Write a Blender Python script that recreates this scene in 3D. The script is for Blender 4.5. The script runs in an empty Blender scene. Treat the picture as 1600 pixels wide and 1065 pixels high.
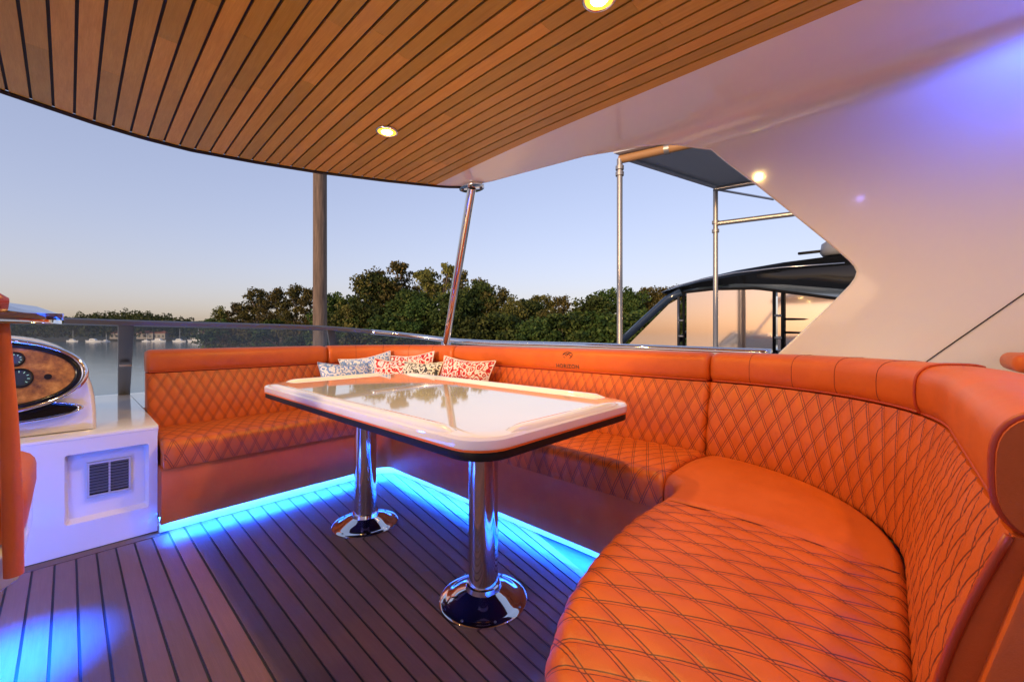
import bpy, bmesh, math, random
import numpy as np
from mathutils import Vector, noise
random.seed(7); RNG = np.random.default_rng(7)
R = math.radians
SC = bpy.context.scene
COL = SC.collection

# ------------------------------------------------------------------ camera
cam = bpy.data.cameras.new('camera'); CAM = bpy.data.objects.new('camera', cam); COL.objects.link(CAM)
cam.sensor_width = 36; cam.lens = 14.4; cam.shift_y = -0.0072
cam.clip_start = 0.02; cam.clip_end = 6000
CAM.location = (0, 0, 1.05); CAM.rotation_euler = (R(90), 0, R(-47.3))
SC.camera = CAM

# ------------------------------------------------------------------ sky, sun, exposure
SUN_EL, SUN_AZ = 6.5, -103.0            # azimuth from +Y towards +X, degrees
w = bpy.data.worlds.new('World'); SC.world = w; w.use_nodes = True
nt = w.node_tree; bg = nt.nodes['Background']
sky = nt.nodes.new('ShaderNodeTexSky'); sky.sky_type = 'NISHITA'; sky.sun_disc = False
sky.sun_elevation = R(SUN_EL); sky.sun_rotation = R(SUN_AZ)
sky.air_density = 1.0; sky.dust_density = 1.7; sky.ozone_density = 1.6; sky.altitude = 0
gam = nt.nodes.new('ShaderNodeGamma'); gam.inputs[1].default_value = 0.56      # soft, hazy dusk contrast
tnt = nt.nodes.new('ShaderNodeMix'); tnt.data_type = 'RGBA'; tnt.blend_type = 'MULTIPLY'; tnt.inputs[0].default_value = 1; tnt.inputs[7].default_value = (1.09, .985, 1.22, 1)
nt.links.new(sky.outputs[0], gam.inputs[0]); nt.links.new(gam.outputs[0], tnt.inputs[6]); nt.links.new(tnt.outputs[2], bg.inputs[0]); bg.inputs[1].default_value = 0.148
sl = bpy.data.lights.new('sun', 'SUN'); so = bpy.data.objects.new('sun', sl); COL.objects.link(so)
sl.energy = 1.0; sl.angle = R(7); sl.color = (1, 0.66, 0.36)
d = Vector((math.sin(R(SUN_AZ)) * math.cos(R(SUN_EL)), math.cos(R(SUN_AZ)) * math.cos(R(SUN_EL)), math.sin(R(SUN_EL))))
so.rotation_euler = d.to_track_quat('Z', 'Y').to_euler()
so.location = d * 50
SC.view_settings.view_transform = 'Standard'; SC.view_settings.look = 'None'
SC.view_settings.exposure = 1.48; SC.view_settings.gamma = 1
SC.render.engine = 'CYCLES'
SC.cycles.max_bounces = 8; SC.cycles.transparent_max_bounces = 12
SC.cycles.use_denoising = True
SC.cycles.sample_clamp_indirect = 6

# ------------------------------------------------------------------ material helpers
def M(name, col=(.8, .8, .8), rough=.5, metal=0, coat=0, spec=None):
    m = bpy.data.materials.new(name); m.use_nodes = True
    b = m.node_tree.nodes['Principled BSDF']
    b.inputs['Base Color'].default_value = (*col, 1); b.inputs['Roughness'].default_value = rough
    b.inputs['Metallic'].default_value = metal; b.inputs['Coat Weight'].default_value = coat
    b.inputs['Coat Roughness'].default_value = .04
    if spec is not None: b.inputs['Specular IOR Level'].default_value = spec
    return m
def N(m, t, **kw):
    n = m.node_tree.nodes.new(t)
    for k, v in kw.items(): setattr(n, k, v)
    return n
def L(m, a, b): m.node_tree.links.new(a, b)
def B(m): return m.node_tree.nodes['Principled BSDF']
def math_(m, op, a, b=None, c=None):
    n = N(m, 'ShaderNodeMath', operation=op)
    for i, v in enumerate((a, b, c)):
        if v is None: continue
        if isinstance(v, (int, float)): n.inputs[i].default_value = v
        else: L(m, v, n.inputs[i])
    return n.outputs[0]
def mixc(m, fac, a, b):
    n = N(m, 'ShaderNodeMix', data_type='RGBA')
    for s, v in ((n.inputs[0], fac), (n.inputs[6], a), (n.inputs[7], b)):
        if isinstance(v, (int, float)): s.default_value = v
        elif isinstance(v, tuple): s.default_value = (*v, 1) if len(v) == 3 else v
        else: L(m, v, s)
    return n.outputs[2]
def coords(m, scale, kind='Object'):
    tc = N(m, 'ShaderNodeTexCoord'); mp = N(m, 'ShaderNodeMapping'); mp.inputs[3].default_value = scale
    L(m, tc.outputs[kind], mp.inputs[0]); return mp.outputs[0]
def noise_(m, vec, scale, detail=4, rough=.55):
    n = N(m, 'ShaderNodeTexNoise'); n.inputs['Scale'].default_value = scale
    n.inputs['Detail'].default_value = detail; n.inputs['Roughness'].default_value = rough
    if vec is not None: L(m, vec, n.inputs['Vector'])
    return n.outputs[0]
def ramp(m, fac, stops):
    n = N(m, 'ShaderNodeValToRGB'); e = n.color_ramp.elements
    while len(e) < len(stops): e.new(.5)
    for i, (p, c) in enumerate(stops): e[i].position = p; e[i].color = (*c, 1)
    L(m, fac, n.inputs[0]); return n.outputs[0]
def bump(m, h, strength=.2, dist=.01):
    n = N(m, 'ShaderNodeBump'); n.inputs['Strength'].default_value = strength; n.inputs['Distance'].default_value = dist
    L(m, h, n.inputs['Height']); L(m, n.outputs[0], B(m).inputs['Normal'])

LEA = (.72, .135, .018)
def leather(name, quilt=None):
    m = M(name, LEA, .42, spec=.4)
    v = coords(m, (1, 1, 1))
    n1 = noise_(m, v, 9, 3); n2 = noise_(m, v, 420, 2)
    base = mixc(m, n1, (.48, .084, .008), (.68, .142, .015))
    if quilt:
        wq, hq = quilt
        uv = N(m, 'ShaderNodeUVMap'); sp = N(m, 'ShaderNodeSeparateXYZ'); L(m, uv.outputs[0], sp.inputs[0])
        a = math_(m, 'DIVIDE', sp.outputs[0], wq); b_ = math_(m, 'DIVIDE', sp.outputs[1], hq)
        g = math.sqrt(1 / wq ** 2 + 1 / hq ** 2)
        masks = []
        for op in ('ADD', 'SUBTRACT'):
            s = math_(m, op, a, b_)
            f = math_(m, 'SUBTRACT', math_(m, 'FRACT', math_(m, 'ADD', s, .5)), .5)
            dist = math_(m, 'DIVIDE', math_(m, 'ABSOLUTE', f), g)
            e = math_(m, 'ABSOLUTE', math_(m, 'SUBTRACT', dist, .0042))
            masks.append(math_(m, 'LESS_THAN', e, .00125))
        mk = math_(m, 'MAXIMUM', *masks)
        base = mixc(m, math_(m, 'MULTIPLY', mk, .92), base, (.085, .012, .010))
    L(m, base, B(m).inputs['Base Color'])
    n3 = noise_(m, coords(m, (1, 1, 1.0)), 26, 4, .65)
    bump(m, math_(m, 'MULTIPLY_ADD', n3, 3.0, n2), .16, .0025)
    L(m, math_(m, 'MULTIPLY_ADD', n1, .2, .32), B(m).inputs['Roughness'])
    return m
def teak(name, dark, light, rough, spec=.4):
    m = M(name, light, rough, spec=spec)
    v = coords(m, (26, 1.6, 26))
    n1 = noise_(m, v, 3.0, 6, .62); n2 = noise_(m, coords(m, (190, 3, 190)), 2.2, 3)
    oi = N(m, 'ShaderNodeObjectInfo')
    c = mixc(m, n1, dark, light)
    c = mixc(m, math_(m, 'MULTIPLY', n2, .5), c, tuple(x * .45 for x in dark))
    big = noise_(m, coords(m, (1, 1, 1)), 2.6, 5, .6)
    c = mixc(m, math_(m, 'MULTIPLY', math_(m, 'GREATER_THAN', n1, -1), math_(m, 'MULTIPLY', big, .55)), c, tuple(x * .62 for x in dark))
    hs = N(m, 'ShaderNodeHueSaturation'); L(m, c, hs.inputs['Color'])
    L(m, math_(m, 'MULTIPLY_ADD', oi.outputs['Random'], .46, .90), hs.inputs['Value'])
    L(m, math_(m, 'MULTIPLY_ADD', oi.outputs['Random'], -.015, .507), hs.inputs['Hue'])
    L(m, hs.outputs[0], B(m).inputs['Base Color'])
    bump(m, n2, .15, .003)
    return m
def emit(name, col, st):
    m = M(name, col); B(m).inputs['Emission Color'].default_value = (*col, 1); B(m).inputs['Emission Strength'].default_value = st
    return m
SEATQ = (.068, .15); BACKQ = (.066, .125)
LEATHER = leather('orange_leather'); LQ_SEAT = leather('orange_leather_quilted_seat', SEATQ); LQ_BACK = leather('orange_leather_quilted_back', BACKQ)
THREAD = M('dark_thread', (.16, .022, .012), .7); PIPING = M('leather_piping', (.42, .05, .006), .45)
EMBR = M('embroidery_thread', (.045, .028, .024), .7)
GEL = M('white_gelcoat', (.80, .80, .80), .16, coat=.6)
def gel_variation():
    n = noise_(GEL, coords(GEL, (1, 1, 1)), 2.2, 3)
    L(GEL, mixc(GEL, n, (.77, .77, .775), (.83, .825, .815)), B(GEL).inputs['Base Color'])
    L(GEL, math_(GEL, 'MULTIPLY_ADD', n, .1, .06), B(GEL).inputs['Roughness'])
gel_variation()
GELTOP = M('polished_white_table_top', (.78, .78, .79), .035, coat=1, spec=.8)
GELP = M('white_gelcoat_moulding', (.80, .80, .81), .3, coat=.35)
CHROME = M('polished_stainless', (.78, .78, .8), .06, 1); STEEL = M('satin_stainless', (.55, .56, .58), .25, 1)
DARKMET = M('dark_anodised_metal', (.16, .165, .18), .32, .7)
BLACK = M('black_rubber', (.008, .008, .009), .5, spec=.2); GLOSSBLACK = M('gloss_black', (.006, .007, .009), .12, spec=.35)
CAULK = M('black_caulking', (.012, .011, .011), .6)
TEAKC = teak('teak_ceiling', (.55, .28, .032), (.88, .54, .09), .26)
TEAKF = teak('teak_deck', (.14, .072, .044), (.24, .128, .080), .45, .35)
LED = emit('blue_led', (.006, .10, 1), 360)
LED2 = emit('blue_led_soft', (.01, .17, 1), 55)
LAMP = emit('warm_lamp_lens', (1, .78, .3), 30)
LAMPR = emit('warm_lamp_halo', (1, .5, .03), 1.0)  # yellow halo of the lit lens, put into a glowing ring
LAMPB = emit('blue_lamp_lens', (.2, .22, 1), 4)
RED = M('dark_red_vinyl', (.3, .03, .03), .35)
BURL = M('burl_veneer', (.3, .13, .03), .3, coat=.25)
def _burl():
    n = noise_(BURL, coords(BURL, (1, 1, 1)), 26, 8, .7)
    L(BURL, ramp(BURL, n, [(.3, (.09, .03, .006)), (.5, (.36, .15, .02)), (.7, (.58, .30, .06))]), B(BURL).inputs['Base Color'])
_burl()
def glassy(name, tint, refl, rough=.0):
    m = bpy.data.materials.new(name); m.use_nodes = True; t = m.node_tree
    for n in list(t.nodes): t.nodes.remove(n)
    o = t.nodes.new('ShaderNodeOutputMaterial'); tr = t.nodes.new('ShaderNodeBsdfTransparent'); gl = t.nodes.new('ShaderNodeBsdfGlossy')
    mx = t.nodes.new('ShaderNodeMixShader'); fr = t.nodes.new('ShaderNodeLayerWeight'); fr.inputs[0].default_value = .5
    tr.inputs[0].default_value = (*tint, 1); gl.inputs['Roughness'].default_value = rough
    pw = t.nodes.new('ShaderNodeMath'); pw.operation = 'POWER'; pw.inputs[1].default_value = 4
    ma = t.nodes.new('ShaderNodeMath'); ma.operation = 'MULTIPLY_ADD'; ma.inputs[1].default_value = .9; ma.inputs[2].default_value = refl
    t.links.new(fr.outputs['Facing'], pw.inputs[0]); t.links.new(pw.outputs[0], ma.inputs[0]); t.links.new(ma.outputs[0], mx.inputs[0])
    t.links.new(tr.outputs[0], mx.inputs[1]); t.links.new(gl.outputs[0], mx.inputs[2]); t.links.new(mx.outputs[0], o.inputs[0])
    return m
GLASS = glassy('tinted_windscreen_glass', (.82, .92, .98), .13)
VINYL = M('reflective_enclosure_window', (.66, .53, .44), .06, .9)
WOODP = M('weathered_pile', (.2, .14, .1), .75)
def _pile():
    v = coords(WOODP, (6, 6, .5)); n = noise_(WOODP, v, 3, 5)
    L(WOODP, ramp(WOODP, n, [(.3, (.08, .055, .042)), (.7, (.22, .15, .105))]), B(WOODP).inputs['Base Color']); bump(WOODP, n, .4, .02)
_pile()
GALV = M('galvanised_pipe', (.42, .39, .36), .42, .75)
SHEET = M('grey_roof_sheet', (.5, .52, .55), .5, .1)
TIMBER = M('timber_beam', (.42, .22, .09), .6)

# ------------------------------------------------------------------ object helpers
def tag(o, label=None, cat=None, group=None, kind=None):
    for k, v in (('label', label), ('category', cat), ('group', group), ('kind', kind)):
        if v: o[k] = v
    return o
def thing(name, label, cat, loc=(0, 0, 0), group=None):
    o = bpy.data.objects.new(name, None); COL.objects.link(o); o.location = loc; o.empty_display_size = .1
    return tag(o, label, cat, group)
def rootloc(p):
    while p is not None and p.parent is not None: p = p.parent
    return np.array(p.location) if p is not None else np.zeros(3)
def part(name, vf, mat, parent=None, smooth=False, bevel=0, uv=None, seg=2, auto=None):
    v, f = vf[0], vf[1]
    me = bpy.data.meshes.new(name)
    v = np.asarray(v, float).reshape(-1, 3) - rootloc(parent)
    me.from_pydata(v.tolist(), [], [list(map(int, q)) for q in f])
    if uv is not None:
        ul = me.uv_layers.new(name='UVMap')
        li = np.empty(len(me.loops), int); me.loops.foreach_get('vertex_index', li)
        ul.data.foreach_set('uv', np.asarray(uv, float)[li].ravel())
    bm = bmesh.new(); bm.from_mesh(me)
    if uv is None: bmesh.ops.remove_doubles(bm, verts=bm.verts, dist=1e-5)
    bmesh.ops.recalc_face_normals(bm, faces=bm.faces)
    if bevel:
        es = [e for e in bm.edges if len(e.link_faces) == 2 and e.calc_face_angle(0) > R(30)]
        bmesh.ops.bevel(bm, geom=es, offset=bevel, segments=seg, affect='EDGES', profile=.5, clamp_overlap=True)
    bm.to_mesh(me); bm.free()
    if smooth or bevel:
        me.polygons.foreach_set('use_smooth', np.ones(len(me.polygons), bool))
        if auto is not None or bevel: me.set_sharp_from_angle(angle=R(auto or 40))
    me.materials.append(mat)
    o = bpy.data.objects.new(name, me); COL.objects.link(o)
    if parent is not None: o.parent = parent
    return o
def box(lo, hi):
    x0, y0, z0 = lo; x1, y1, z1 = hi
    v = [(x0, y0, z0), (x1, y0, z0), (x1, y1, z0), (x0, y1, z0), (x0, y0, z1), (x1, y0, z1), (x1, y1, z1), (x0, y1, z1)]
    return v, [(0, 3, 2, 1), (4, 5, 6, 7), (0, 1, 5, 4), (1, 2, 6, 5), (2, 3, 7, 6), (3, 0, 4, 7)]
def join(*vfs):
    V, F = [], []
    for v, f in vfs:
        n = len(V); V += [tuple(p) for p in v]; F += [tuple(i + n for i in q) for q in f]
    return V, F
def grid(P, close_u=False, close_v=False):
    nu, nv = len(P), len(P[0]); V = [tuple(p) for r in P for p in r]; F = []
    for i in range(nu if close_u else nu - 1):
        for j in range(nv if close_v else nv - 1):
            a = i * nv + j; b = i * nv + (j + 1) % nv; c = ((i + 1) % nu) * nv + (j + 1) % nv; d_ = ((i + 1) % nu) * nv + j
            F.append((a, b, c, d_))
    return V, F
def rings(P):                       # closed rings, capped at both ends
    V, F = grid(P, close_v=True); nv = len(P[0]); n = len(V)
    F.append(tuple(range(nv))[::-1]); F.append(tuple(range(n - nv, n)))
    return V, F
def tube(pts, r, n=12):
    pts = [Vector(p) for p in pts]; rr = r if isinstance(r, (list, tuple)) else [r] * len(pts); out = []
    up = Vector((0, 0, 1)); prev = None
    for i, p in enumerate(pts):
        t = (pts[min(i + 1, len(pts) - 1)] - pts[max(i - 1, 0)]).normalized()
        if prev is None: a = t.cross(up if abs(t.z) < .9 else Vector((1, 0, 0))).normalized()
        else: a = (prev - t * prev.dot(t)).normalized()
        b = t.cross(a); prev = a
        out.append([tuple(p + (a * math.cos(k * 2 * math.pi / n) + b * math.sin(k * 2 * math.pi / n)) * rr[i]) for k in range(n)])
    return rings(out)
def lathe(prof, c=(0, 0, 0), n=40):
    return rings([[(c[0] + r * math.cos(k * 2 * math.pi / n), c[1] + r * math.sin(k * 2 * math.pi / n), c[2] + z) for k in range(n)] for r, z in prof])
def prism(poly, z0, z1):
    n = len(poly); V = [(*p, z0) for p in poly] + [(*p, z1) for p in poly]
    return V, [tuple(range(n))[::-1], tuple(range(n, 2 * n))] + [(i, (i + 1) % n, (i + 1) % n + n, i + n) for i in range(n)]
def prism_ax(poly, ax, a0, a1):     # poly in the two other axes, in xyz order
    v, f = prism(poly, a0, a1)
    if ax == 'y': v = [(p[0], p[2], p[1]) for p in v]
    if ax == 'x': v = [(p[2], p[0], p[1]) for p in v]
    return v, f
def rrect(x0, y0, x1, y1, r, n=6):
    out = []
    for cx, cy, a0 in ((x1 - r, y1 - r, 0), (x0 + r, y1 - r, 90), (x0 + r, y0 + r, 180), (x1 - r, y0 + r, 270)):
        for k in range(n + 1):
            a = R(a0 + 90 * k / n); out.append((cx + r * math.cos(a), cy + r * math.sin(a)))
    return out
def interp(x, xs, ys): return float(np.interp(x, xs, ys))
def smoothpath(pts, n, closed=False):    # Catmull-Rom, resampled evenly
    P = [np.array(p, float) for p in pts]; out = []
    Q = [2 * P[0] - P[1]] + P + [2 * P[-1] - P[-2]]
    for i in range(1, len(Q) - 2):
        for t in np.linspace(0, 1, 16, endpoint=False):
            a, b, c, d_ = Q[i - 1:i + 3]
            out.append(.5 * (2 * b + (c - a) * t + (2 * a - 5 * b + 4 * c - d_) * t * t + (3 * b - a - 3 * c + d_) * t ** 3))
    out.append(P[-1]); out = np.array(out)
    return resample(out, n)
def resample(P, n):
    P = np.asarray(P, float); s = np.r_[0, np.cumsum(np.linalg.norm(np.diff(P, axis=0), axis=1))]
    t = np.linspace(0, s[-1], n)
    return np.stack([np.interp(t, s, P[:, k]) for k in range(P.shape[1])], 1)

# ================================================================== SETTING: water, land
WZ = -5.0
WATER = M('river_water', (.11, .155, .175), .1)
def _w():
    v = coords(WATER, (1, 1, 1)); n = noise_(WATER, v, .5, 4, .55); bump(WATER, n, .16, .2)
_w()
water = part('water', ([(-4000, -4000, WZ), (4000, -4000, WZ), (4000, 4000, WZ), (-4000, 4000, WZ)], [(0, 1, 2, 3)]), WATER); tag(water, kind='structure')
LAND = M('bank_soil_and_grass', (.07, .075, .03), .9)
def _l():
    n = noise_(LAND, coords(LAND, (1, 1, 1)), .35, 6); L(LAND, ramp(LAND, n, [(.35, (.035, .045, .015)), (.65, (.11, .09, .045))]), B(LAND).inputs['Base Color'])
_l()
S_, C_ = math.sin(R(47.3)), math.cos(R(47.3))
def at(px, depth, z=0.0):           # a point seen at column px of the photo, at a depth in metres
    r = (px - 800) / 640 * depth
    return (r * C_ + depth * S_, -r * S_ + depth * C_, z)
def landmass(name, shore, back, top, h0):
    rows = []
    for (a, b) in zip(shore, back):
        a, b = np.array(a[:2]), np.array(b[:2]); row = []
        for t in np.linspace(0, 1, 9):
            p = a + (b - a) * t
            z = WZ - .4 + (h0 * min(1, t * 8) + top * t) + .4 * noise.noise(Vector((p[0] * .05, p[1] * .05, 0)))
            row.append((p[0], p[1], z))
        rows.append(row)
    o = part(name, grid(rows), LAND, smooth=True); return tag(o, kind='structure')
pxs = [338, 360, 430, 520, 620, 720, 820, 930, 1050, 1200, 1400]
dep = [110, 103, 84, 72, 64, 58, 56, 56, 57, 60, 70]
landmass('near_bank', [at(p, d_) for p, d_ in zip(pxs, dep)], [at(p, d_ + 160) for p, d_ in zip(pxs, dep)], 2.5, 1.4)
fpx = [-500, -200, 0, 100, 200, 300, 400, 520, 650]
landmass('far_bank', [at(p, 318) for p in fpx], [at(p, 640) for p in fpx], 24, 2.0)

# ------------------------------------------------------------------ trees
def foliage(name, c1, c2, c3):
    m = M(name, c2, .75, spec=.2)
    g = N(m, 'ShaderNodeNewGeometry'); oi = N(m, 'ShaderNodeObjectInfo')
    n = noise_(m, coords(m, (1, 1, 1)), .55, 3)
    f = math_(m, 'MULTIPLY_ADD', g.outputs['Random Per Island'], .45, math_(m, 'MULTIPLY_ADD', n, .7, -.1))
    c = ramp(m, f, [(.2, c1), (.5, c2), (.8, c3)])
    hs = N(m, 'ShaderNodeHueSaturation'); L(m, c, hs.inputs['Color'])
    L(m, math_(m, 'MULTIPLY_ADD', oi.outputs['Random'], .05, .475), hs.inputs['Hue'])
    L(m, math_(m, 'MULTIPLY_ADD', oi.outputs['Random'], .6, .7), hs.inputs['Value'])
    L(m, hs.outputs[0], B(m).inputs['Base Color'])
    return m
FOL = [foliage('dark_green_foliage', (.016, .032, .007), (.045, .075, .015), (.12, .14, .032)),
       foliage('olive_foliage', (.026, .034, .008), (.095, .10, .021), (.22, .19, .05)),
       foliage('brown_green_foliage', (.026, .026, .006), (.085, .076, .017), (.175, .14, .034))]
FOL.append(foliage('pale_gum_foliage', (.035, .042, .010), (.125, .12, .028), (.26, .215, .06)))
BARK = M('grey_brown_bark', (.17, .13, .10), .85)
def cards(centers, size, rng):
    n = len(centers)
    a = rng.normal(size=(n, 3)); a /= np.linalg.norm(a, axis=1)[:, None]
    b = np.cross(a, rng.normal(size=(n, 3))); b /= np.linalg.norm(b, axis=1)[:, None]
    s = size * rng.uniform(.6, 1.35, (n, 1)); q = rng.uniform(.45, .8, (n, 1))
    V = np.stack([centers - a * s, centers + b * s * q, centers + a * s, centers - b * s * q], 1).reshape(-1, 3)
    return V, np.arange(4 * n).reshape(n, 4)
def crown_points(lobes, per, rng, fill=.35):
    out = []
    for (cx, cy, cz, rx, ry, rz) in lobes:
        k = int(per * (rx * ry * rz) ** .5)
        u = rng.normal(size=(k, 3)); u /= np.linalg.norm(u, axis=1)[:, None]
        rad = np.where(rng.random(k) < fill, rng.random(k) ** .5, 1 - .22 * rng.random(k) ** 2)
        ph = np.array([.78 + .3 * noise.noise(Vector((*(x * 2.3), )) + Vector((cx, cy, cz))) for x in u])
        out.append(np.array([cx, cy, cz]) + u * (rad * ph)[:, None] * np.array([rx, ry, rz]))
    return np.concatenate(out)
def make_tree(i, H, W, base, nl, lobe, sub, per, leaf, fol, trunk_r):
    rng = np.random.default_rng(100 + i); lobes = []; tips = []
    for k in range(nl):
        a = rng.uniform(0, 2 * math.pi); t = (k + .5) / nl
        z = H * (base + (1 - base) * t) - lobe * .4
        rr = W * math.sin(math.pi * min(.98, .22 + .72 * t)) ** .8 * rng.uniform(.35, 1.0)
        s = lobe * rng.uniform(.65, 1.25) * (1.1 - .35 * t)
        lobes.append((rr * math.cos(a), rr * math.sin(a), z, s * 1.15, s * 1.15, s * .85)); tips.append((rr * math.cos(a), rr * math.sin(a), z))
    cl = []
    for (cx, cy, cz, rx, ry, rz) in lobes:
        for k in range(sub):
            u = rng.normal(size=3); u /= np.linalg.norm(u); u[2] = u[2] * .8 + .15
            c = np.array([cx, cy, cz]) + u * np.array([rx, ry, rz]) * rng.uniform(.55, 1.12)
            r = lobe * rng.uniform(.16, .34)
            q = rng.normal(size=(int(per * rng.uniform(.6, 1.3)), 3)); q /= np.maximum(1, np.linalg.norm(q, axis=1)[:, None] / 1.5)
            cl.append(c + q * r * np.array([1.1, 1.1, .62]))
    V, F = cards(np.concatenate(cl), leaf, rng)
    cm = bpy.data.meshes.new('crown'); cm.vertices.add(len(V)); cm.vertices.foreach_set('co', V.ravel())
    cm.loops.add(F.size); cm.loops.foreach_set('vertex_index', F.ravel().astype(np.int32))
    cm.polygons.add(len(F)); cm.polygons.foreach_set('loop_start', (np.arange(len(F)) * 4).astype(np.int32)); cm.update(calc_edges=True)
    cm.materials.append(fol)
    tr = [tube([(0, 0, -.6), (.05 * H * .1, 0, H * .3), (-.02 * H, .01 * H, H * .62), (0, 0, H * .85)], [trunk_r * 1.3, trunk_r, trunk_r * .6, trunk_r * .2], 8)]
    for tp in tips[::2]:
        z0 = max(H * .22, tp[2] - W * .8)
        tr.append(tube([(0, 0, z0), (tp[0] * .5, tp[1] * .5, z0 + (tp[2] - z0) * .6), tp], [trunk_r * .5, trunk_r * .32, trunk_r * .1], 6))
    v, f = join(*tr); tm = bpy.data.meshes.new('trunk'); tm.from_pydata(v, [], f); tm.materials.append(BARK)
    return tm, cm
PROTO = [make_tree(0, 11, 3.7, .25, 26, 1.7, 15, 26, .20, FOL[0], .3),
         make_tree(1, 11, 3.3, .20, 24, 1.6, 14, 24, .19, FOL[1], .28),
         make_tree(2, 16, 5.2, .46, 24, 1.5, 11, 20, .22, FOL[3], .38),    # tall gum, open crown
         make_tree(3, 11, 2.9, .18, 26, 1.35, 12, 24, .17, FOL[2], .26),
         make_tree(4, 6, 3.0, .02, 18, 1.4, 13, 26, .18, FOL[0], .2),
         make_tree(5, 11, 3.4, .28, 20, 1.9, 15, 26, .21, FOL[1], .3)]
def ground_z(px, dd): return WZ + 1.2
# px, depth, top y in the photo, proto, label
TREES = [
 (345, 104, 480, 1, 'small flat-topped olive tree at the left tip of the near bank'),
 (372, 98, 470, 3, 'low brown-green tree second from the left tip of the near bank'),
 (402, 92, 447, 3, 'bushy brown-green tree left of the brown mooring pile, next to the bank tip'),
 (432, 86, 446, 3, 'rust-tinged tree in the clump left of the brown mooring pile'),
 (462, 82, 441, 3, 'tallest brownish tree just left of the brown mooring pile'),
 (486, 80, 446, 3, 'brownish tree partly behind the brown mooring pile'),
 (520, 76, 456, 0, 'dark green tree just right of the brown mooring pile'),
 (548, 75, 460, 0, 'dark low-crowned tree in the dip right of the mooring pile'),
 (572, 70, 432, 1, 'olive tree with rounded crown below the tall gum trees, leftmost'),
 (594, 71, 425, 0, 'dark dense tree in front of the left tall gum tree'),
 (618, 74, 404, 2, 'tall open-crowned gum tree, left of the two tallest'),
 (640, 68, 450, 0, 'bright green shrubby tree under the tall gum trees'),
 (694, 72, 407, 2, 'tall open-crowned gum tree behind the slanted chrome post'),
 (668, 74, 416, 2, 'gum tree between the two tallest gum trees, set a little lower'),
 (726, 72, 419, 2, 'gum tree just right of the slanted chrome post'),
 (660, 64, 462, 0, 'dark green tree in front of the middle gum tree'),
 (710, 62, 450, 0, 'dark dense tree right behind the foot of the slanted chrome post'),
 (748, 66, 437, 0, 'dark broad tree stepping down right of the chrome post'),
 (776, 66, 450, 1, 'olive tree at the right shoulder of the tall clump'),
 (800, 64, 464, 1, 'yellowish olive tree in the middle of the tree line'),
 (826, 66, 466, 0, 'dark tree left of the two feathery trees'),
 (844, 68, 456, 3, 'feathery brown-green tree, left of the pair above the emblem'),
 (874, 68, 458, 3, 'feathery brown-green tree, right of the pair above the emblem'),
 (858, 60, 486, 1, 'low olive tree in front of the two feathery trees'),
 (895, 62, 484, 1, 'low olive bushy tree beside the gap in the tree line'),
 (925, 61, 460, 0, 'dark tree just right of the gap in the tree line'),
 (948, 62, 450, 0, 'dark dense tree left of the thin galvanised pole'),
 (985, 62, 449, 0, 'green tree just right of the thin galvanised pole'),
 (1012, 64, 443, 3, 'brownish tree next to the neighbouring yacht roof tip'),
 (1042, 64, 442, 3, 'brownish tree partly hidden by the neighbouring yacht roof tip'),
 (1085, 66, 455, 0, 'dark tree behind the neighbouring yacht enclosure'),
]
for k in range(17):
    px = 352 + k * 44; TREES.append((px, interp(px, pxs, dep) + 1.5, 492 + (k * 7) % 13 - (10 if px > 520 else -4), 4, None))
nth = ['first', 'second', 'third', 'fourth', 'fifth', 'sixth', 'seventh', 'eighth', 'ninth', 'tenth', 'eleventh', 'twelfth', 'thirteenth', 'fourteenth', 'fifteenth', 'sixteenth', 'seventeenth']
HT = [11, 11, 16, 11, 6, 11]; bi = 0
for (px, dd, ty, k, lab) in TREES:
    dd = max(dd, interp(px, pxs, dep) + 2)
    zt = 1.05 + (521 - ty) / 640 * dd; zb = WZ + .9; s = (zt - zb) / (HT[k] * 1.02)
    bush = lab is None
    if bush: lab = 'low green bush at the water edge, %s from the left' % nth[bi]; bi += 1
    t = thing('bank_bush' if bush else 'bank_tree', lab, 'bush' if bush else 'tree', at(px, dd, zb), 'bushes along the water edge' if bush else 'trees on the near bank')
    wd = (min(max(.9, 1.0 / s ** .5), 1.3) if k != 4 else 1.2) * random.uniform(.85, 1.1)
    t.scale = (s * wd, s * wd, s); t.rotation_euler = (0, 0, random.uniform(0, 6.28))
    for nm, me in (('trunk', PROTO[k][0]), ('crown', PROTO[k][1])):
        o = bpy.data.objects.new(nm, me); COL.objects.link(o); o.parent = t
# far wood: one mass
rng = np.random.default_rng(5); pts = []
for row in range(4):
    for px in np.arange(-260, 470, 7):
        dd = 325 + row * 45 + rng.uniform(-8, 8)
        g = WZ + 2 + row * 3.2
        hill = 10 + 9 * math.exp(-((px - 215) / 70) ** 2) + 5 * math.exp(-((px - 120) / 60) ** 2)
        top = 1.05 + (hill * 1.75 + rng.uniform(-5, 5) + 4 * noise.noise(Vector((px * .05, row, 0)))) / 640 * dd * (.75 + .09 * row)
        c = at(px + rng.uniform(-3, 3), dd)
        hgt = max(5, top - g); k = 150
        u = rng.normal(size=(k, 3)); u /= np.linalg.norm(u, axis=1)[:, None]
        pts.append(np.array([c[0], c[1], g + hgt * .55]) + u * np.array([3.6, 3.6, hgt * .5]) * rng.uniform(.7, 1, (k, 1)))
V, F = cards(np.concatenate(pts), .9, rng)
fw = part('far_wood', (V, F), FOL[0]); tag(fw, 'hazy dark wood along the far shore behind the moored boats', 'wood', kind='stuff')

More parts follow.
